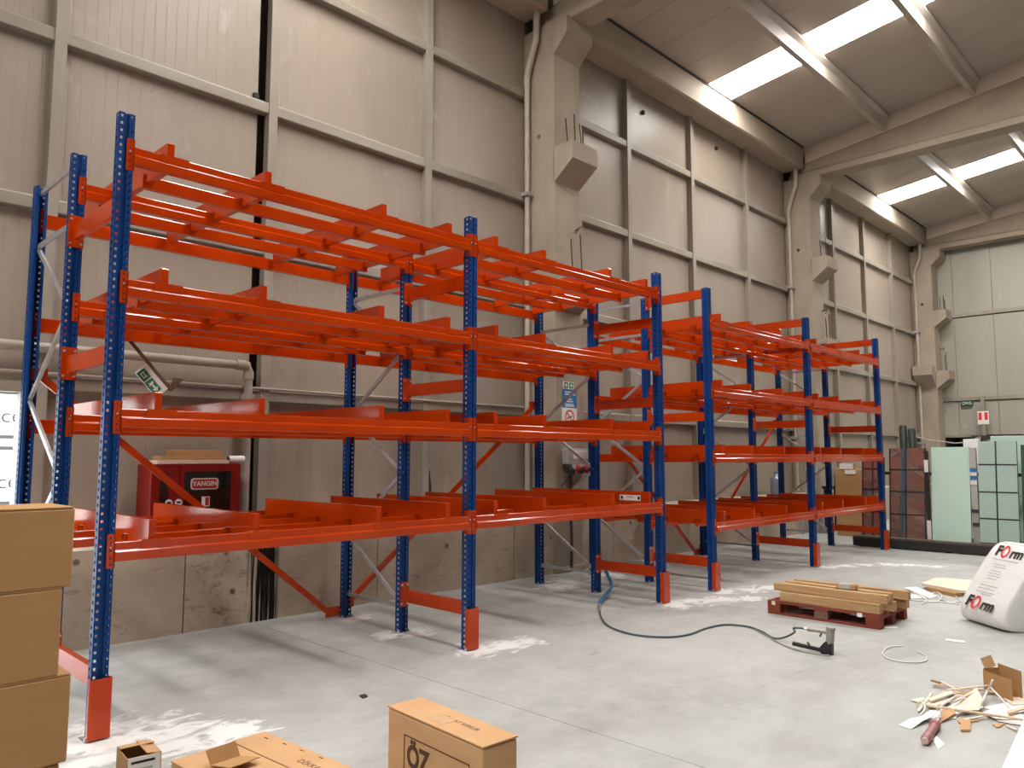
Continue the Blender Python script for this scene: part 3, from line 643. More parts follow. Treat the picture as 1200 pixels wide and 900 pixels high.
cb_ = obj('sagging_cable', MB().tube([(24, 7.3, 2.32), (24, 7.0, 2.23), (24, 6.6, 2.17), (24, 6.3, 2.12), (24, 5.95, 2.15), (24, 5.7, 2.28)], .016, 6), 'plastic_grey', label='pale cable sagging in front of the corner column', cat='cable')
obj('cable_post', MB().box(23.97, 24.03, 7.29, 7.35, 0, 2.34), 'post_paint', cb_)
obj('cable_post', MB().box(23.97, 24.03, 5.66, 5.72, 0, 2.30), 'post_paint', cb_)

# ------------------------------------------------------------------ glass on stillages beyond the far rack
st = thing('glass_stillage', 'low black steel stillage carrying upright glass sheets', 'stillage', (15.6, 4.2, 0))
obj('front_rail', MB().box(15.60, 15.70, 2.3, 5.98, .02, .17), 'stillage_black', st, bevel=.004)
obj('deck', MB().box(15.62, 16.9, 2.3, 5.98, .17, .20), 'stillage_brown', st)
for y_ in (2.5, 3.4, 4.3, 5.2, 5.9):
    obj('foot', MB().box(15.66, 16.85, y_-.05, y_+.05, 0, .17), 'stillage_black', st)
    obj('back_post', MB().bar((16.30, y_, .2), (16.52, y_, 1.75), .05, .05, (0, 1, 0)), 'stillage_black', st)
obj('back_rail', MB().box(16.42, 16.47, 2.4, 5.95, 1.38, 1.44), 'stillage_black', st)
LEAN = .11
def pack(name, label, y0, y1, z0, z1, xb, face, grid=None, npan=3, cat='glass pack'):
    t = thing(name, label, cat, (xb, (y0+y1)/2, z0), group='glass sheets on the stillage')
    for k in range(npan):
        xa = xb+k*.03; xt = xa+LEAN*(z1-z0)
        P_ = [(xa, z0), (xa+.012, z0), (xt+.012, z1), (xt, z1)]
        p = obj('glass_pane', MB().prism(P_, 'y', y0, y1), face if k == 0 else 'glass_edge', t)
        if k == 0 and grid:
            for gy in grid[0]: obj('spacer_bar', MB().prism([(xa-.004, z0), (xa, z0), (xt, z1), (xt-.004, z1)], 'y', gy-.012, gy+.012), 'spacer_black', p)
            for gz in grid[1]:
                xg = xa+LEAN*(gz-z0); obj('spacer_bar', MB().box(xg-.005, xg, y0, y1, gz-.011, gz+.011), 'spacer_black', p)
    for k in range(npan-1):
        xa = xb+k*.03+.013; xt = xa+LEAN*(z1-z0)
        obj('edge_seal', MB().prism([(xa, z0), (xa+.016, z0), (xt+.016, z1), (xt, z1)], 'y', y1-.03, y1-.004), 'spacer_black', t)
    return t
pack('mirror_glass_pack', 'dark reflecting glass pack half hidden behind the last blue upright', 5.50, 5.92, .20, 1.72, 15.92, 'glass_mirror', ((5.52, 5.71, 5.9), (.66, 1.1, 1.5)))
pack('mirror_glass_pack', 'reflecting glass pack with black grid bars mirroring the orange rack', 4.71, 5.36, .20, 1.90, 15.82, 'glass_mirror', ((4.72, 5.06, 5.35), (.64, 1.07, 1.49)))
pack('frosted_glass_sheet', 'plain frosted pale green glass sheet beside the gridded reflecting pack', 3.96, 4.60, .20, 1.92, 15.80, 'glass_frosted', None, 2)
pack('gridded_glass_pack', 'grey green glass pack with thin black cross bars near the white sack', 3.22, 3.82, .22, 2.02, 15.80, 'glass_grey_green', ((3.54,), (.64, 1.11, 1.60)))
pack('dark_glass_pack', 'dark green glass pack standing past the grey green pack', 2.5, 3.16, .22, 1.95, 15.82, 'glass_edge', None, 3)
sp = thing('foam_spacer', 'narrow white and dark edge protector between two glass packs', 'spacer', (15.8, 4.66, .2))
obj('strip', MB().box(15.86, 15.92, 4.63, 4.69, .2, 1.85), 'spacer_black', sp); obj('strip_tape', MB().box(15.855, 15.86, 4.63, 4.70, 1.45, 1.68), 'sign_white', sp); obj('strip_tape', MB().box(15.855, 15.86, 4.63, 4.70, .2, .55), 'sign_white', sp)
tb = thing('label_post', 'grey post with blue and white label between the glass packs', 'post', (15.9, 3.9, .2))
obj('post', MB().box(15.92, 16.02, 3.85, 3.95, .2, 1.9), 'plastic_grey', tb)
for z, c_ in ((1.50, 'sign_blue'), (1.42, 'sign_white'), (1.36, 'sign_blue'), (1.27, 'sign_white')): obj('label', MB().box(15.915, 15.92, 3.847, 3.953, z-.035, z+.035), c_, tb)
for z in (.52, .76): obj('clamp', MB().box(15.89, 15.93, 3.845, 3.952, z-.03, z+.03), 'plastic_dark', tb)
for i, (y0, y1, zt, lab, m_) in enumerate(((3.1, 3.78, 2.13, 'tall white wrapped sheet pack leaning behind the grey green glass', 'glass_frosted'), (3.98, 4.24, 2.08, 'white board edge standing behind the frosted glass sheet', 'white_paper'))):
    t = thing('wrapped_pack', lab, 'sheet pack', (16.75, y0, .2))
    obj('sheet', MB().prism([(16.58, .2), (16.70, .2), (16.84, zt), (16.72, zt)], 'y', y0, y1), m_, t, bevel=.006)
    obj('strap', MB().prism([(16.637, 1.0), (16.64, 1.0), (16.645, 1.04), (16.64, 1.04)], 'y', y0, y1), 'ink_grey', t)
for i, (y_, zt, lab) in enumerate(((5.50, 2.40, 'taller dark green wrapped roll standing behind the reflecting glass'), (5.33, 2.33, 'shorter dark green wrapped roll standing behind the reflecting glass'))):
    t = thing('wrapped_roll', lab, 'roll', (17.3, y_, 0))
    obj('roll', MB().tube([(17.3, y_, 0), (17.3, y_, zt-.03), (17.3, y_, zt)], [.075, .078, .06], 12), 'film_green', t)
    obj('roll_core', MB().tube([(17.3, y_, zt), (17.3, y_, zt+.02)], .03, 10), 'cardboard', t)
# clutter beyond the far rack
ck = thing('carton_stack', 'tall brown carton with white labels standing beyond the far rack', 'carton', (17.7, 6.7, 0))
obj('carton_body', MB().box(17.4, 18.0, 6.30, 7.0, 0, 1.46), 'cardboard', ck, bevel=.006)
for y0, y1, z0, z1 in ((6.60, 6.89, 1.47, 1.60), (6.55, 6.78, 1.36, 1.46)): obj('label', MB().box(17.385, 17.40, y0, y1, z0, z1-.01), 'sign_white', ck)
obj('label_backing', MB().box(17.4, 17.5, 6.58, 6.9, 1.46, 1.60), 'cardboard', ck)
bt = thing('water_bottle', 'large bluish water bottle standing on the base wall ledge', 'bottle', (16.7, 8.05, .88))
obj('bottle_body', MB().tube([(16.7, 8.05, .882), (16.7, 8.05, .92), (16.7, 8.05, 1.2), (16.7, 8.05, 1.27), (16.7, 8.05, 1.31), (16.7, 8.05, 1.36)], [.12, .135, .135, .11, .05, .03], 16), 'water_bottle', bt)
obj('bottle_cap', MB().tube([(16.7, 8.05, 1.36), (16.7, 8.05, 1.40)], .036, 12), 'hose_blue', bt)
lad = thing('step_ladder', 'grey metal step ladder leaning by the column behind the far rack', 'ladder', (17.3, 7.5, 0))
for y_ in (7.42, 7.62):
    obj('rail', MB().bar((17.75, y_, 0), (16.85, y_, 2.55), .03, .06), 'galvanised', lad)
for k in range(8):
    f = .1+.11*k; obj('rung', MB().box(17.75-.9*f-.03, 17.75-.9*f+.05, 7.42, 7.62, 2.55*f-.012, 2.55*f+.012), 'galvanised', lad)
for y_ in (7.42, 7.62): obj('rear_leg', MB().bar((17.0, y_, 0), (17.5, y_, 1.65), .025, .045), 'galvanised', lad)
mc = thing('bench_machine', 'dark bench machine on legs beside the ladder', 'machine', (18.0, 7.3, 0))
obj('table', MB().box(17.85, 18.5, 7.05, 7.5, 1.0, 1.06), 'stillage_black', mc)
for xx in (17.9, 18.45):
    for yy in (7.1, 7.45): obj('leg', MB().box(xx-.02, xx+.02, yy-.02, yy+.02, 0, 1.0), 'stillage_black', mc)
obj('motor', MB().tube([(18.0, 7.2, 1.22), (18.3, 7.2, 1.22)], .14, 16), 'plastic_dark', mc); obj('guard', MB().box(17.95, 18.3, 7.25, 7.42, 1.06, 1.5), 'steel_frame_paint', mc)
obj('mount', MB().box(18.05, 18.25, 7.12, 7.28, 1.06, 1.14), 'stillage_black', mc)

# ------------------------------------------------------------------ cartons in the foreground
def closed_carton(name, label, loc, rz, w, d, h, m1, group=None, seam='x'):
    t = thing(name, label, 'box', loc, (0, 0, rz+1e-7), group)
    obj('body', MB().box(-w/2, w/2, -d/2, d/2, 0, h-.008), m1, t, bevel=.008)
    if seam == 'x':
        for a, b in ((-w/2+.002, w/2-.002),):
            obj('flap', MB().box(a, b, -d/2+.002, -.003, h-.006, h), m1, t); obj('flap', MB().box(a, b, .003, d/2-.002, h-.006, h), m1, t)
    else:
        obj('flap', MB().box(-w/2-.003, w/2+.002, -d/2-.002, d/2+.002, h-.004, h+.002), m1, t)
    return t
z = 0.0
for k, (h, dx, dy, lab) in enumerate(((.342, -.005, .02, 'brown cardboard box at the very bottom of the stack by the rack'), (.392, .02, 0.0, 'brown cardboard box standing on the bottom box of the stack'), (.398, -.035, .0, 'brown cardboard box under the topmost one in the stack'), (.365, 0, 0, 'brown cardboard box topmost in the stack beside the blue upright'))):
    w, d = .62, .42
    closed_carton('carton', lab, (1.156-w/2+dx, 4.02+d/2+dy, z), 0, w, d, h, 'cardboard', 'stacked brown cartons')
    z += h
# narrow printed carton
L_, B_, R_, F_ = [Vector(p) for p in ((2.189, 2.965, 0), (2.381, 2.931, 0), (2.322, 2.25, 0), (2.149, 2.293, 0))]
cen = (L_+B_+R_+F_)/4; ang = math.atan2((L_-F_).y, (L_-F_).x)-R90
oz = closed_carton('printed_carton', 'narrow upright cardboard box with black framed letters on its side', (cen.x, cen.y, 0), ang, .182, .676, .598, 'cardboard_light', None, 'lid')
fx = -.0925
bd = MB()
for a0, a1, z0, z1 in ((-.255, .205, .505, .509), (-.255, .205, .12, .124), (.201, .205, .12, .509), (-.255, -.251, .12, .509)): bd.box(fx-.0012, fx, a0, a1, z0, z1)
obj('printed_frame', bd, 'ink_brown', oz)
text('printed_letters', 'ÖZ', .13, 'ink_brown', oz, (fx-.0005, .10, .425), LEFT, sx=.85, bold=.004)
text('printed_note', 'DİKKAT KIRILIR', .036, 'ink_brown', oz, (.01, -.06, .6002), (0, 0, -R90), ext=.0004)
tp = obj('clear_tape', MB().box(-.06, .02, -.03, .09, .5995, .6012), 'black_glass', oz)
tp.data.materials.clear(); mt = mat('tape_clear', (.62, .42, .25), 0.06, spec=.8); tp.data.materials.append(mt)
# wide low carton with its flaps, one flap bent up
A_, B2, C_ = Vector((1.571, 3.814, 0)), Vector((2.062, 3.852, 0)), Vector((2.152, 3.126, 0))
ang = math.atan2((B2-A_).y, (B2-A_).x); ux_ = (B2-A_).normalized(); uy_ = Vector((-ux_.y, ux_.x, 0))
w, d, h = .50, .95, .30
cn = B2-ux_*w/2-uy_*d/2
lc = thing('low_carton', 'wide low cardboard box with one small flap bent up', 'box', (cn.x, cn.y, 0), (0, 0, ang))
obj('body', MB().box(-w/2, w/2, -d/2, d/2, 0, h-.012), 'cardboard_light', lc, bevel=.01)
obj('flap', MB().box(-w/2, .06, -d/2, d/2, h-.010, h-.004), 'cardboard_light', lc)
obj('flap', MB().box(.064, w/2, -d/2, d/2, h-.008, h), 'cardboard_light', lc)
pf = at(264, 892, h); iv = Matrix.Rotation(-ang, 3, 'Z'); lf = iv @ (pf-Vector((cn.x, cn.y, 0)))
def leaf(q, t=.004):
    q = [Vector(p) for p in q]; nrm = (q[1]-q[0]).cross(q[3]-q[0]).normalized()*t
    return q+[p+nrm for p in q], [(3, 2, 1, 0), (4, 5, 6, 7), (0, 1, 5, 4), (1, 2, 6, 5), (2, 3, 7, 6), (3, 0, 4, 7)]
bf = MB().add(*leaf([(-.075, 0, .002), (.075, 0, .002), (.062, .025, .07), (-.088, .025, .066)])).add(*leaf([(-.075, 0, .004), (.075, 0, .004), (.09, -.15, .03), (-.06, -.15, .026)]))
obj('bent_flap', bf, 'cardboard', lc, at=(lf.x, lf.y, h))
text('printed_note', 'DİKKAT KIRILIR', .05, 'ink_brown', lc, (.14, -.17, h+.0003), (0, 0, -R90), ext=.0004)
for (sx_, sy_) in ((.2, .38), (.215, .24), (.22, .1), (.225, -.05)): obj('staple', MB().box(sx_-.002, sx_+.002, sy_-.014, sy_+.014, h, h+.003), 'rusty_bracket', lc)
# small open carton
so = thing('small_open_carton', 'small open cardboard carton with printed white side by the blue upright', 'box', (1.56, 4.20, 0), (0, 0, math.radians(-6)))
w, d, h = .16, .21, .25; t_ = .004
obj('wall_panel', MB().box(-w/2, -w/2+t_, -d/2, d/2, 0, h), 'cardboard', so); obj('wall_panel', MB().box(w/2-t_, w/2, -d/2, d/2, 0, h), 'cardboard', so)
obj('wall_panel', MB().box(-w/2+t_, w/2-t_, d/2-t_, d/2, 0, h), 'cardboard', so); obj('wall_panel', MB().box(-w/2+t_, w/2-t_, -d/2, -d/2+t_, 0, h), 'white_paper', so)
obj('bottom', MB().box(-w/2+t_, w/2-t_, -d/2+t_, d/2-t_, 0, t_), 'cardboard', so)
obj('flap', MB().bar((0, d/2, h), (0, d/2-.08, h+.012), w, .004), 'cardboard_light', so)
obj('flap', MB().bar((w/2, 0, h), (.01, 0, h+.01), d, .004), 'cardboard_light', so)
for k, zz in enumerate((.225, .19, .17, .15, .13)): obj('printed_line', MB().box(-.06, .05-.01*k, -d/2-.001, -d/2, zz-.006, zz+.006), 'ink_black' if k == 0 else 'ink_grey', so)

# ------------------------------------------------------------------ timber pallet
px0, px1, py0, py1 = 8.24, 9.04, 2.92, 4.12
pt = thing('wooden_pallet', 'dark red wooden pallet loaded with square timbers', 'pallet', (8.64, 3.52, 0))
for x_ in (px0, 8.59, px1-.10): obj('bottom_board', MB().box(x_, x_+.10, py0, py1, 0, .022), 'red_pallet', pt)
for i, x_ in enumerate((px0, 8.59, px1-.10)):
    for j, y_ in enumerate((py0, 3.45, py1-.145)):
        obj('block', MB().box(x_, x_+.10, y_, y_+.145, .022, .10), 'pallet_block' if j == 1 else 'red_pallet', pt, bevel=.003)
for y_ in (py0, 3.45, py1-.145): obj('stringer_board', MB().box(px0, px1, y_, y_+.145, .10, .122), 'red_pallet', pt)
for x_ in (px0, 8.40, 8.575, 8.75, px1-.12): obj('deck_board', MB().box(x_, x_+.12, py0, py1, .122, .144), 'red_pallet', pt)
for (y_, w_, m_) in ((3.12, .05, 'white_paper'), (4.05, .04, 'paper_cream')): obj('paper_tag', MB().box(px0-.002, px0, y_-w_/2, y_+w_/2, .10, .14), m_, pt)
TB = [(8.32, 2.93, 3.99, .144, .10, 'square timber in the lower layer along the front edge of the red pallet', 0),
      (8.57, 2.88, 3.95, .144, .10, 'square timber in the middle of the lower layer on the red pallet', 0),
      (8.83, 2.84, 3.90, .144, .10, 'square timber in the lower layer at the back of the red pallet', 0),
      (8.38, 2.88, 4.09, .244, .085, 'square timber lying along the front of the upper layer', 0.0),
      (8.56, 2.90, 4.05, .244, .085, 'square timber in the middle of the upper layer beneath the wrapped bundle', -.02),
      (8.75, 2.80, 4.02, .244, .09, 'square timber lying at the back of the upper layer', .03)]
for (x_, a, b_, z_, s_, lab, rz) in TB:
    cy = (a+b_)/2; L = b_-a
    t = put('timber_beam', MB().box(-s_/2, s_/2, -L/2, L/2, 0, s_).mesh('timber_beam', 'timber', .006), None, (x_, cy, z_), (0, 0, rz), label=lab, cat='timber', group='square timbers on the pallet')
wbn = thing('wrapped_bundle', 'small taped wood bundle lying on top of the timbers', 'bundle', (8.47, 3.33, .331), (0, 0, .12))
obj('offcut', MB().box(-.05, .05, -.10, .10, 0, .055), 'timber', wbn, bevel=.008); obj('tape_wrap', MB().box(-.053, .053, -.05, .075, -.0, .06), 'plastic_grey', wbn, bevel=.01)

# ------------------------------------------------------------------ printed sack
P0, P1 = Vector((9.379, 2.493, 0)), Vector((8.958, 2.008, 0)); mid = (P0+P1)/2; ew = (P1-P0).normalized()
sk = thing('big_sack', 'large white plastic sack printed with FORM leaning back on the floor', 'sack', (mid.x, mid.y, 0), (0, 0, math.atan2(ew.y, ew.x)))
prof = [(.06, .0), (-.01, .03), (-.025, .16), (.09, .34), (.20, .50), (.31, .66), (.42, .80), (.50, .835), (.62, .83), (.76, .78), (.90, .55), (.98, .28), (.98, .05), (.90, .0), (.5, .0)]
cyz = Vector((.45, .38)); sec = [(-.335, .90), (-.318, .97), (-.28, 1.0), (-.12, 1.0), (.06, 1.0), (.22, 1.0), (.29, .99), (.325, .95), (.34, .88)]
V = []; Fq = []; n = len(prof)
for (sx_, sc_) in sec:
    for (a, b_) in prof:
        yy = cyz.x+(a-cyz.x)*sc_; zz = max(0, cyz.y+(b_-cyz.y)*sc_)
        if b_ == 0: zz = 0
        V.append((sx_+random.uniform(-.006, .006), yy+random.uniform(-.006, .006)*(a > .45), zz+(random.uniform(-.012, .012) if a > .45 and b_ > .03 else 0)))
for i in range(len(sec)-1):
    for k in range(n): Fq.append((i*n+k, i*n+(k+1) % n, (i+1)*n+(k+1) % n, (i+1)*n+k))
Fq += [tuple(range(n)), tuple(reversed(range((len(sec)-1)*n, len(sec)*n)))]
sbm = MB().add(V, Fq, True); so_ = obj('sack_body', sbm, 'sack_white', sk)
so_.modifiers.new('round', 'SUBSURF').levels = 2; so_.modifiers['round'].render_levels = 2
TH = math.atan2(.64, .445); vy = Vector((0, math.cos(TH), math.sin(TH))); nv = Vector((0, -math.sin(TH), math.cos(TH)))
def onface(u, v, lift=.012): return tuple(Vector((u, -.025, .16))+vy*v+nv*lift)
def printed(s, u, v, size, mname, sx=1.0, bold=0.0): return text('printed_letters', s, size, mname, so_, onface(u, v), (TH, 0, 0), ext=.0006, sx=sx, bold=bold)
for v, k in ((.075, 1.0), (.70, .95)):
    printed('F', -.175*k, v, .17*k, 'ink_black', 1.0, .006); printed('rm', .105*k, v-.01, .17*k, 'ink_black', .95, .005)
    b = MB()
    for q in range(24):
        a0, a1 = 2*math.pi*q/24, 2*math.pi*(q+1)/24
        b.add([onface(-.075*k+rx*math.cos(a)*k, v+ry*math.sin(a)*k, .0125) for rx, ry, a in ((.036, .055, a0), (.058, .078, a0), (.058, .078, a1), (.036, .055, a1))], [(0, 1, 2, 3)])
    obj('printed_ring', b, 'ink_red', so_)
def pline(u0, u1, v, hgt, mname):
    obj('printed_line', MB().add([onface(u0, v-hgt/2), onface(u1, v-hgt/2), onface(u1, v+hgt/2), onface(u0, v+hgt/2)], [(0, 1, 2, 3)]), mname, so_)
for v, u0, u1 in ((.60, -.2, .18), (.54, -.14, .04), (.51, -.13, .06), (.46, -.12, .03), (.43, -.14, .04), (.40, -.13, .05), (.365, -.12, .02), (.245, -.16, .08), (.205, -.16, .1), (.18, -.08, .08)):
    pline(u0, u1, v, .009, 'ink_grey')
pline(-.16, .1, .285, .010, 'pale_print'); pline(-.1, .2, -.02, .010, 'ink_grey'); pline(-.2, .2, .80, .008, 'ink_grey')

# ------------------------------------------------------------------ stapler, hose
sg = thing('air_stapler', 'grey and black pneumatic carton stapler standing on the floor', 'stapler', (6.91, 2.93, 0))
obj('magazine', MB().bar((6.86, 3.20, .055), (6.905, 2.95, .03), .035, .032), 'tool_black', sg, bevel=.003)
obj('clinch_arm', MB().prism([(2.955, .0), (2.86, .0), (2.855, .10), (2.89, .13), (2.93, .10), (2.975, .045)], 'x', 6.885, 6.935), 'tool_black', sg, bevel=.004)
obj('cylinder', MB().tube([(6.91, 2.885, .09), (6.91, 2.88, .12), (6.91, 2.872, .21), (6.91, 2.87, .225)], [.024, .034, .036, .03], 14), 'tool_grey', sg)
obj('cylinder_cap', MB().tube([(6.91, 2.87, .222), (6.91, 2.869, .24)], .04, 14), 'tool_grey', sg)
hd = obj('handle', MB().tube([(6.91, 2.90, .195), (6.90, 2.98, .197), (6.89, 3.07, .198)], [.022, .019, .021], 10), 'tool_grey', sg)
obj('air_fitting', MB().tube([(6.89, 3.07, .198), (6.885, 3.10, .198)], .012, 8), 'bolt_steel', hd)
obj('trigger', MB().bar((6.90, 2.95, .175), (6.90, 2.965, .145), .012, .012), 'tool_black', hd)
obj('follower', MB().bar((6.875, 3.05, .06), (6.875, 3.07, .085), .015, .012), 'tool_black', sg)
def spline(pts, n=8):
    pts = [Vector(p) for p in pts]; out = []
    for i in range(len(pts)-1):
        p0, p1, p2, p3 = pts[max(i-1, 0)], pts[i], pts[i+1], pts[min(i+2, len(pts)-1)]
        for k in range(n):
            t = k/n; out.append(.5*((2*p1)+(p2-p0)*t+(2*p0-5*p1+4*p2-p3)*t*t+(3*p1-p0-3*p2+p3)*t**3))
    return out+[pts[-1]]
hp = [at(u, v, .012) for u, v in ((702, 714), (705, 724), (714, 734), (740, 743), (775, 746.5), (805, 744), (828, 736), (850, 732), (875, 734), (893, 740), (906, 747.5))]
hp = [tuple(p) for p in hp]+[tuple(at(919, 747, .03)), tuple(at(931, 741, .11)), (6.87, 3.19, .19), (6.885, 3.10, .198)]
ho = thing('air_hose', 'thin dark air hose snaking from the blue upright to the stapler', 'hose', hp[0])
obj('hose_run', MB().tube(spline(hp), .0095, 8), 'rubber_hose', ho)
bl = [(7.93, 6.15, .30), (7.95, 6.12, .22), (7.92, 6.05, .10), tuple(at(704, 705, .03)), tuple(at(702, 713, .014))]
obj('blue_end', MB().tube(spline(bl), .022, 8), 'hose_blue', ho)
obj('coupling', MB().tube([at(702.5, 709, .03), at(702, 716, .014)], .022, 8), 'bolt_steel', ho)
wr = [at(u, v, .008) for u, v in ((880, 735), (897, 744), (915, 754.5), (935, 762), (960, 767), (972, 768))]
obj('loose_cord', MB().tube(spline(wr), .006, 6), 'tool_grey', label='thin grey cord trailing on the floor under the stapler', cat='cord')

# ------------------------------------------------------------------ scrap on the floor
def flat(name, label, cat, quad, z, th, m_, group=None, rise=None):
    """thin loose sheet: pixel corners on the floor, lifted to z with thickness th"""
    P_ = [at(*q, 0) for q in quad]; c_ = sum(P_, Vector())/len(P_)
    rise = rise or [0]*len(P_)
    bot = [p-c_+Vector((0, 0, z+r)) for p, r in zip(P_, rise)]; n_ = len(P_)
    V_ = bot+[p+Vector((0, 0, th)) for p in bot]
    F_ = [tuple(reversed(range(n_))), tuple(range(n_, 2*n_))]+[(i, (i+1) % n_, n_+(i+1) % n_, n_+i) for i in range(n_)]
    return obj(name, MB().add(V_, F_), m_, None, (c_.x, c_.y, 0), label=label, cat=cat, group=group)
def stick(name, label, cat, a, b_, w_, h_, m_, za=.004, zb=.004, group=None):
    A, B = at(*a, 0), at(*b_, 0); c_ = (A+B)/2
    return obj(name, MB().bar(A-c_+Vector((0, 0, za+h_/2)), B-c_+Vector((0, 0, zb+h_/2)), w_, h_), m_, None, (c_.x, c_.y, 0), label=label, cat=cat, group=group)
flat('paper_sheet', 'white paper sheet sticking out of the scrap heap by the tool handle', 'paper', ((1053, 850), (1068, 842), (1096, 842), (1104, 840), (1092, 846), (1082, 849), (1068, 855)), .002, .002, 'white_paper', rise=[0, .0, .02, .02, .03, .02, 0])
flat('paper_sheet', 'broad white paper sheet lying in the middle of the scrap heap', 'paper', ((1150, 838), (1175, 828), (1196, 838), (1200, 846), (1168, 845)), .012, .002, 'white_paper')
flat('paper_sheet', 'white paper scrap under the sticks at the back of the heap', 'paper', ((1150, 830), (1190, 822), (1215, 830), (1190, 838)), .004, .002, 'white_plain')
flat('plastic_film', 'clear whitish film scrap beside the long pale stick', 'plastic', ((1075, 842), (1090, 833), (1125, 832), (1120, 843), (1090, 846)), .004, .002, 'white_plain')
flat('cardboard_piece', 'small square cardboard piece lying in front of the heap', 'cardboard', ((1126, 845), (1137, 844), (1137.5, 858), (1126, 858)), .004, .012, 'cardboard_light')
flat('cardboard_piece', 'diamond shaped cardboard offcut at the edge of the heap', 'cardboard', ((1163, 850), (1178, 848.5), (1172, 853), (1168, 853.5)), .003, .006, 'cardboard_light')
flat('cardboard_piece', 'flat tan cardboard strip under the long pale stick', 'cardboard', ((1122, 845), (1146, 843), (1147, 846), (1124, 849)), .002, .008, 'cardboard_light')
flat('cardboard_piece', 'curved tan cardboard slip beside the white paper', 'cardboard', ((1102, 838), (1118, 838), (1120, 841), (1103, 848)), .006, .004, 'cardboard_light', rise=[.02, .03, .02, 0])
flat('cardboard_piece', 'creamy torn cardboard piece on top of the heap', 'cardboard', ((1125, 827), (1145, 818), (1152, 830), (1148, 838), (1130, 838)), .03, .004, 'paper_cream', rise=[0, .04, .03, .0, 0])
flat('lath_piece', 'broad pale slat lying across the left of the heap', 'wood', ((1088, 826), (1114, 817), (1118, 821), (1092, 828.5)), .03, .012, 'paper_cream', rise=[0, .01, .01, 0])
flat('lath_piece', 'short pale triangular slat at the tip of the heap', 'wood', ((1067, 822), (1082, 818.5), (1084, 822), (1076, 824.5)), .006, .006, 'paper_cream')
stick('wooden_strip', 'long pale wooden strip lying along the front of the heap', 'wood', (1083, 831), (1212, 852), .022, .012, 'pale_wood', .022, .03)
stick('wooden_strip', 'long dark tipped strip lying along the back of the heap', 'wood', (1093, 805), (1165, 815), .022, .012, 'pale_wood', .012, .02)
stick('strip_tip', 'short dark splinter lying behind the scrap heap', 'wood', (1092, 803), (1102, 806), .02, .012, 'cardboard_dark', .03, .03)
sg_ = 'pale strips in the scrap heap'
PSL = ['pale packing strip tilted behind the heap under the dark tipped strip', 'pale packing strip lying across the top of the heap', 'pale packing strip slanting up at the tip of the heap', 'pale packing strip propped on the creamy torn cardboard', 'pale packing strip beside the tan cardboard strip', 'short pale packing strip lying before the white paper']
for li, (a, b_, za, zb) in enumerate((((1104, 806), (1124, 815), .04, .03), ((1108, 818), (1160, 812), .05, .05), ((1076, 836), (1092, 820), .01, .04), ((1118, 832), (1140, 822), .05, .06), ((1130, 846), (1162, 842), .01, .02), ((1180, 852), (1192, 858), .004, .01))):
    stick('packing_strip', PSL[li], 'strip', a, b_, .016, .007, 'paper_cream', za, zb, sg_)
STL = ['whitish plastic strap standing up before the torn carton', 'whitish plastic strap sloping down onto the white paper', 'whitish plastic strap arching over the middle of the scrap heap', 'small looped whitish strap at the tip of the scrap heap']
for li, (pts) in enumerate((((1150, 826, .03), (1156, 812, .05), (1161, 802, .12), (1163, 797, .16)), ((1160, 805, .08), (1170, 815, .06), (1185, 832, .01)), ((1098, 832, .01), (1110, 822, .06), (1124, 815, .09), (1134, 822, .06), (1138, 832, .02)), ((1074, 826, .01), (1080, 822, .05), (1084, 830, .03), (1078, 838, .01)))):
    P_ = spline([at(u, v, z_) for u, v, z_ in pts], 6); c_ = Vector((P_[0].x, P_[0].y, 0))
    obj('plastic_strap', MB().tube([p-c_ for p in P_], .007, 5), 'strap_white', None, tuple(c_), label=STL[li], cat='strap', group='loose straps in the scrap heap')
flat('paper_sheet', 'crumpled white paper strip lying between the sticks', 'paper', ((1106, 834), (1128, 826), (1150, 826), (1152, 836), (1120, 840)), .016, .002, 'white_paper', rise=[0, .02, .01, .02, 0])
flat('paper_sheet', 'long white paper strip trailing to the edge of the heap', 'paper', ((1168, 846), (1200, 838), (1225, 846), (1225, 855), (1190, 850)), .006, .002, 'white_plain')
flat('cardboard_piece', 'pinkish cardboard slip at the back of the heap', 'cardboard', ((1104, 812), (1122, 808), (1126, 815), (1106, 818)), .01, .004, 'pale_print')
flat('cardboard_piece', 'long beige card strip lying across the middle of the heap', 'cardboard', ((1086, 828), (1112, 822), (1115, 826), (1090, 833)), .02, .004, 'paper_cream')
flat('cardboard_piece', 'small brown card corner beneath the dark tipped strip', 'cardboard', ((1118, 816), (1136, 812), (1140, 820), (1122, 823)), .012, .004, 'cardboard_light')
flat('cardboard_piece', 'pale card flake lying against the torn carton', 'cardboard', ((1176, 820), (1205, 818), (1212, 826), (1186, 828)), .008, .004, 'paper_cream')
flat('lath_piece', 'thin pinkish lath poking out past the torn carton', 'wood', ((1180, 840), (1212, 831), (1214, 833.5), (1182, 843)), .03, .01, 'pale_wood')
flat('lath_piece', 'thin reddish lath under the curved card', 'wood', ((1100, 840), (1130, 835), (1131, 838), (1101, 844)), .004, .01, 'pale_print')
# small torn carton at the heap
tc_ = at(1168, 816); tcn = thing('torn_carton', 'small torn open cardboard box standing at the scrap heap', 'box', (tc_.x, tc_.y, 0), (0, 0, math.radians(-38)))
obj('wall_panel', MB().box(-.005, .0, -.155, .12, 0, .155), 'cardboard', tcn); obj('wall_panel', MB().box(.12, .125, -.10, .12, 0, .20), 'cardboard', tcn)
obj('wall_panel', MB().box(0, .12, .115, .12, 0, .17), 'cardboard', tcn); obj('bottom', MB().box(0, .12, -.12, .115, 0, .004), 'cardboard', tcn)
obj('flap', MB().bar((.06, .12, .17), (.05, .155, .24), .12, .004, (1, 0, 0)), 'cardboard_light', tcn)
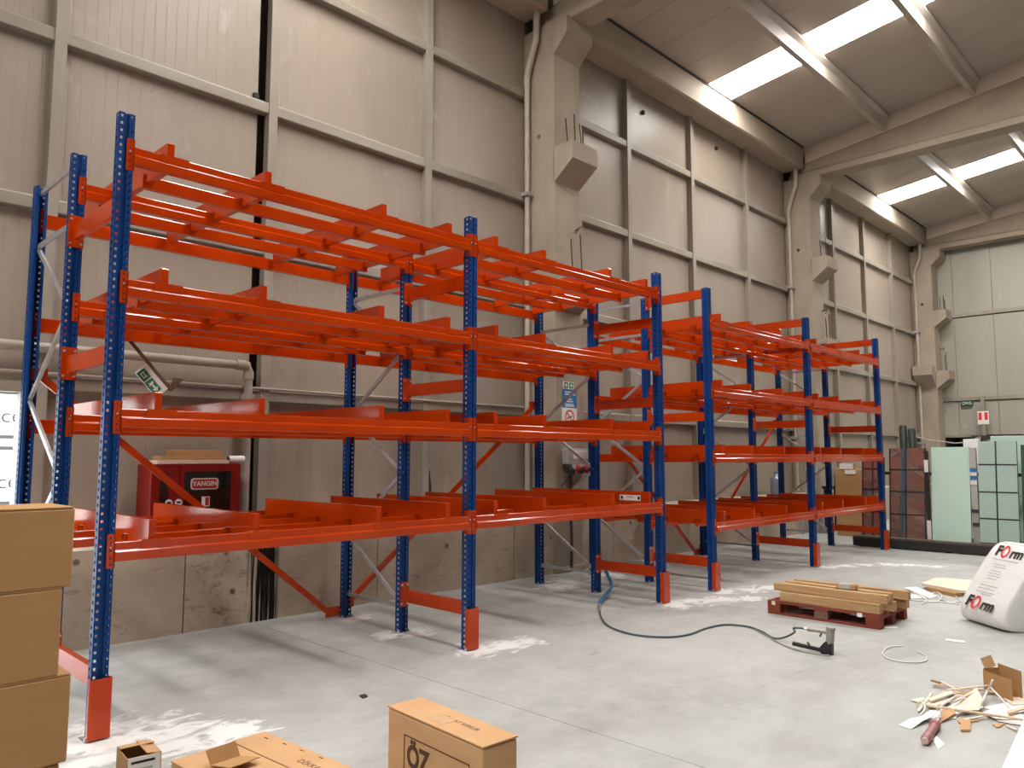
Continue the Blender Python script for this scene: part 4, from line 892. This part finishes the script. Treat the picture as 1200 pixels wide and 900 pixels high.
# tool with mauve handle
ta, tb_ = at(1084, 868, .03), at(1097, 848, .03); tdir = (tb_-ta)
th_ = thing('tool_handle', 'mauve plastic screwdriver lying in front of the scrap heap', 'screwdriver', (ta.x, ta.y, 0))
def tp_(f, z_=.03): q = ta+tdir*f; return (q.x, q.y, z_)
obj('grip', MB().tube([tp_(0), tp_(.05), tp_(.2), tp_(.5), tp_(.8), tp_(.9), tp_(1.0)], [.018, .028, .027, .024, .027, .03, .028], 14), 'mauve_plastic', th_)
obj('collar', MB().tube([tp_(.83), tp_(.95)], .033, 14), 'mauve_plastic', th_)
obj('end_cap', MB().tube([tp_(-.03), tp_(.02)], .02, 12), 'pale_print', th_)
obj('blade', MB().tube([tp_(1.0), tp_(1.25, .035), tp_(1.62, .06)], .005, 6), 'bolt_steel', th_)
flat('foil_scrap', 'thin clear foil scrap beside the mauve screwdriver', 'plastic', ((1092, 866), (1098, 863), (1107, 873), (1100, 879)), .002, .002, 'white_paper')
# strap loop, small strip and scraps around the pallet
lp_ = [at(u, v, .008) for u, v in ((1058, 757), (1046, 757.5), (1037, 761), (1035, 767), (1042, 772), (1058, 775.5), (1078, 776), (1086, 773), (1084, 768), (1076, 764))]
c_ = Vector((lp_[0].x, lp_[0].y, 0)); obj('strap_loop', MB().tube([p-c_ for p in spline(lp_, 6)], .006, 5), 'strap_white', None, tuple(c_), label='loose loop of white strapping lying on the floor', cat='strap')
flat('plastic_strip', 'short white plastic strip lying alone on the floor before the sack', 'strip', ((1108, 749), (1131, 752), (1130, 754), (1109, 751.5)), .002, .006, 'white_plain')
flat('plastic_strip', 'short white strip on the floor beside the pallet corner', 'strip', ((1030, 735), (1052, 735.5), (1051, 737), (1031, 736.5)), .002, .006, 'white_plain')
flat('wooden_board', 'flat brown board lying on the floor behind the sack', 'board', ((1080, 690), (1098, 683), (1150, 687), (1140, 700), (1126, 699)), .045, .03, 'paper_cream')
flat('board_offcut', 'low brown block under the flat brown board', 'block', ((1085, 692), (1120, 700), (1140, 697), (1105, 689)), .0, .045, 'cardboard')
flat('paper_scrap', 'white paper scrap by the pallet among loose strapping', 'paper', ((1060, 691), (1074, 690), (1098, 699), (1090, 702)), .004, .004, 'white_paper', rise=[.02, .02, .0, 0])
flat('paper_scrap', 'pale bluish plastic sheet by the pallet corner', 'plastic', ((1052, 697), (1078, 697), (1086, 701), (1056, 702)), .002, .003, 'white_plain')
SSL = ['long white strapping band running from the pallet to the sack', 'curled white strapping band before the flat brown board', 'white strapping band looping close to the sack', 'short white strapping band beside the paper scrap by the pallet']
for li, pts in enumerate((((1058, 700), (1075, 704), (1100, 705), (1124, 708)), ((1090, 700), (1096, 694), (1104, 698), (1098, 705), (1088, 705)), ((1100, 701), (1115, 706), (1126, 704), (1120, 699)), ((1070, 694), (1085, 703), (1080, 708)))):
    P_ = spline([at(u, v, .01) for u, v in pts], 6); c_ = Vector((P_[0].x, P_[0].y, 0))
    obj('plastic_strap', MB().tube([p-c_ for p in P_], .008, 5), 'strap_white', None, tuple(c_), label=SSL[li], cat='strap', group='loose straps near the sack')
flat('dark_scrap', 'tiny dark scrap lying on the open floor', 'scrap', ((421, 816), (428, 814), (431, 817), (425, 819)), .0, .008, 'plastic_dark')
# stack of pale boards at the edge of the picture
bs = thing('board_stack', 'stack of bright white boards beside the scrap heap', 'board stack', (3.5, .3, 0), (0, 0, math.radians(5.4)))
for k in range(6): obj('board', MB().box(-1.0, 1.0, -.45, .495, .1*k+.002, .1*k+.098), 'white_plain', bs, bevel=.004)
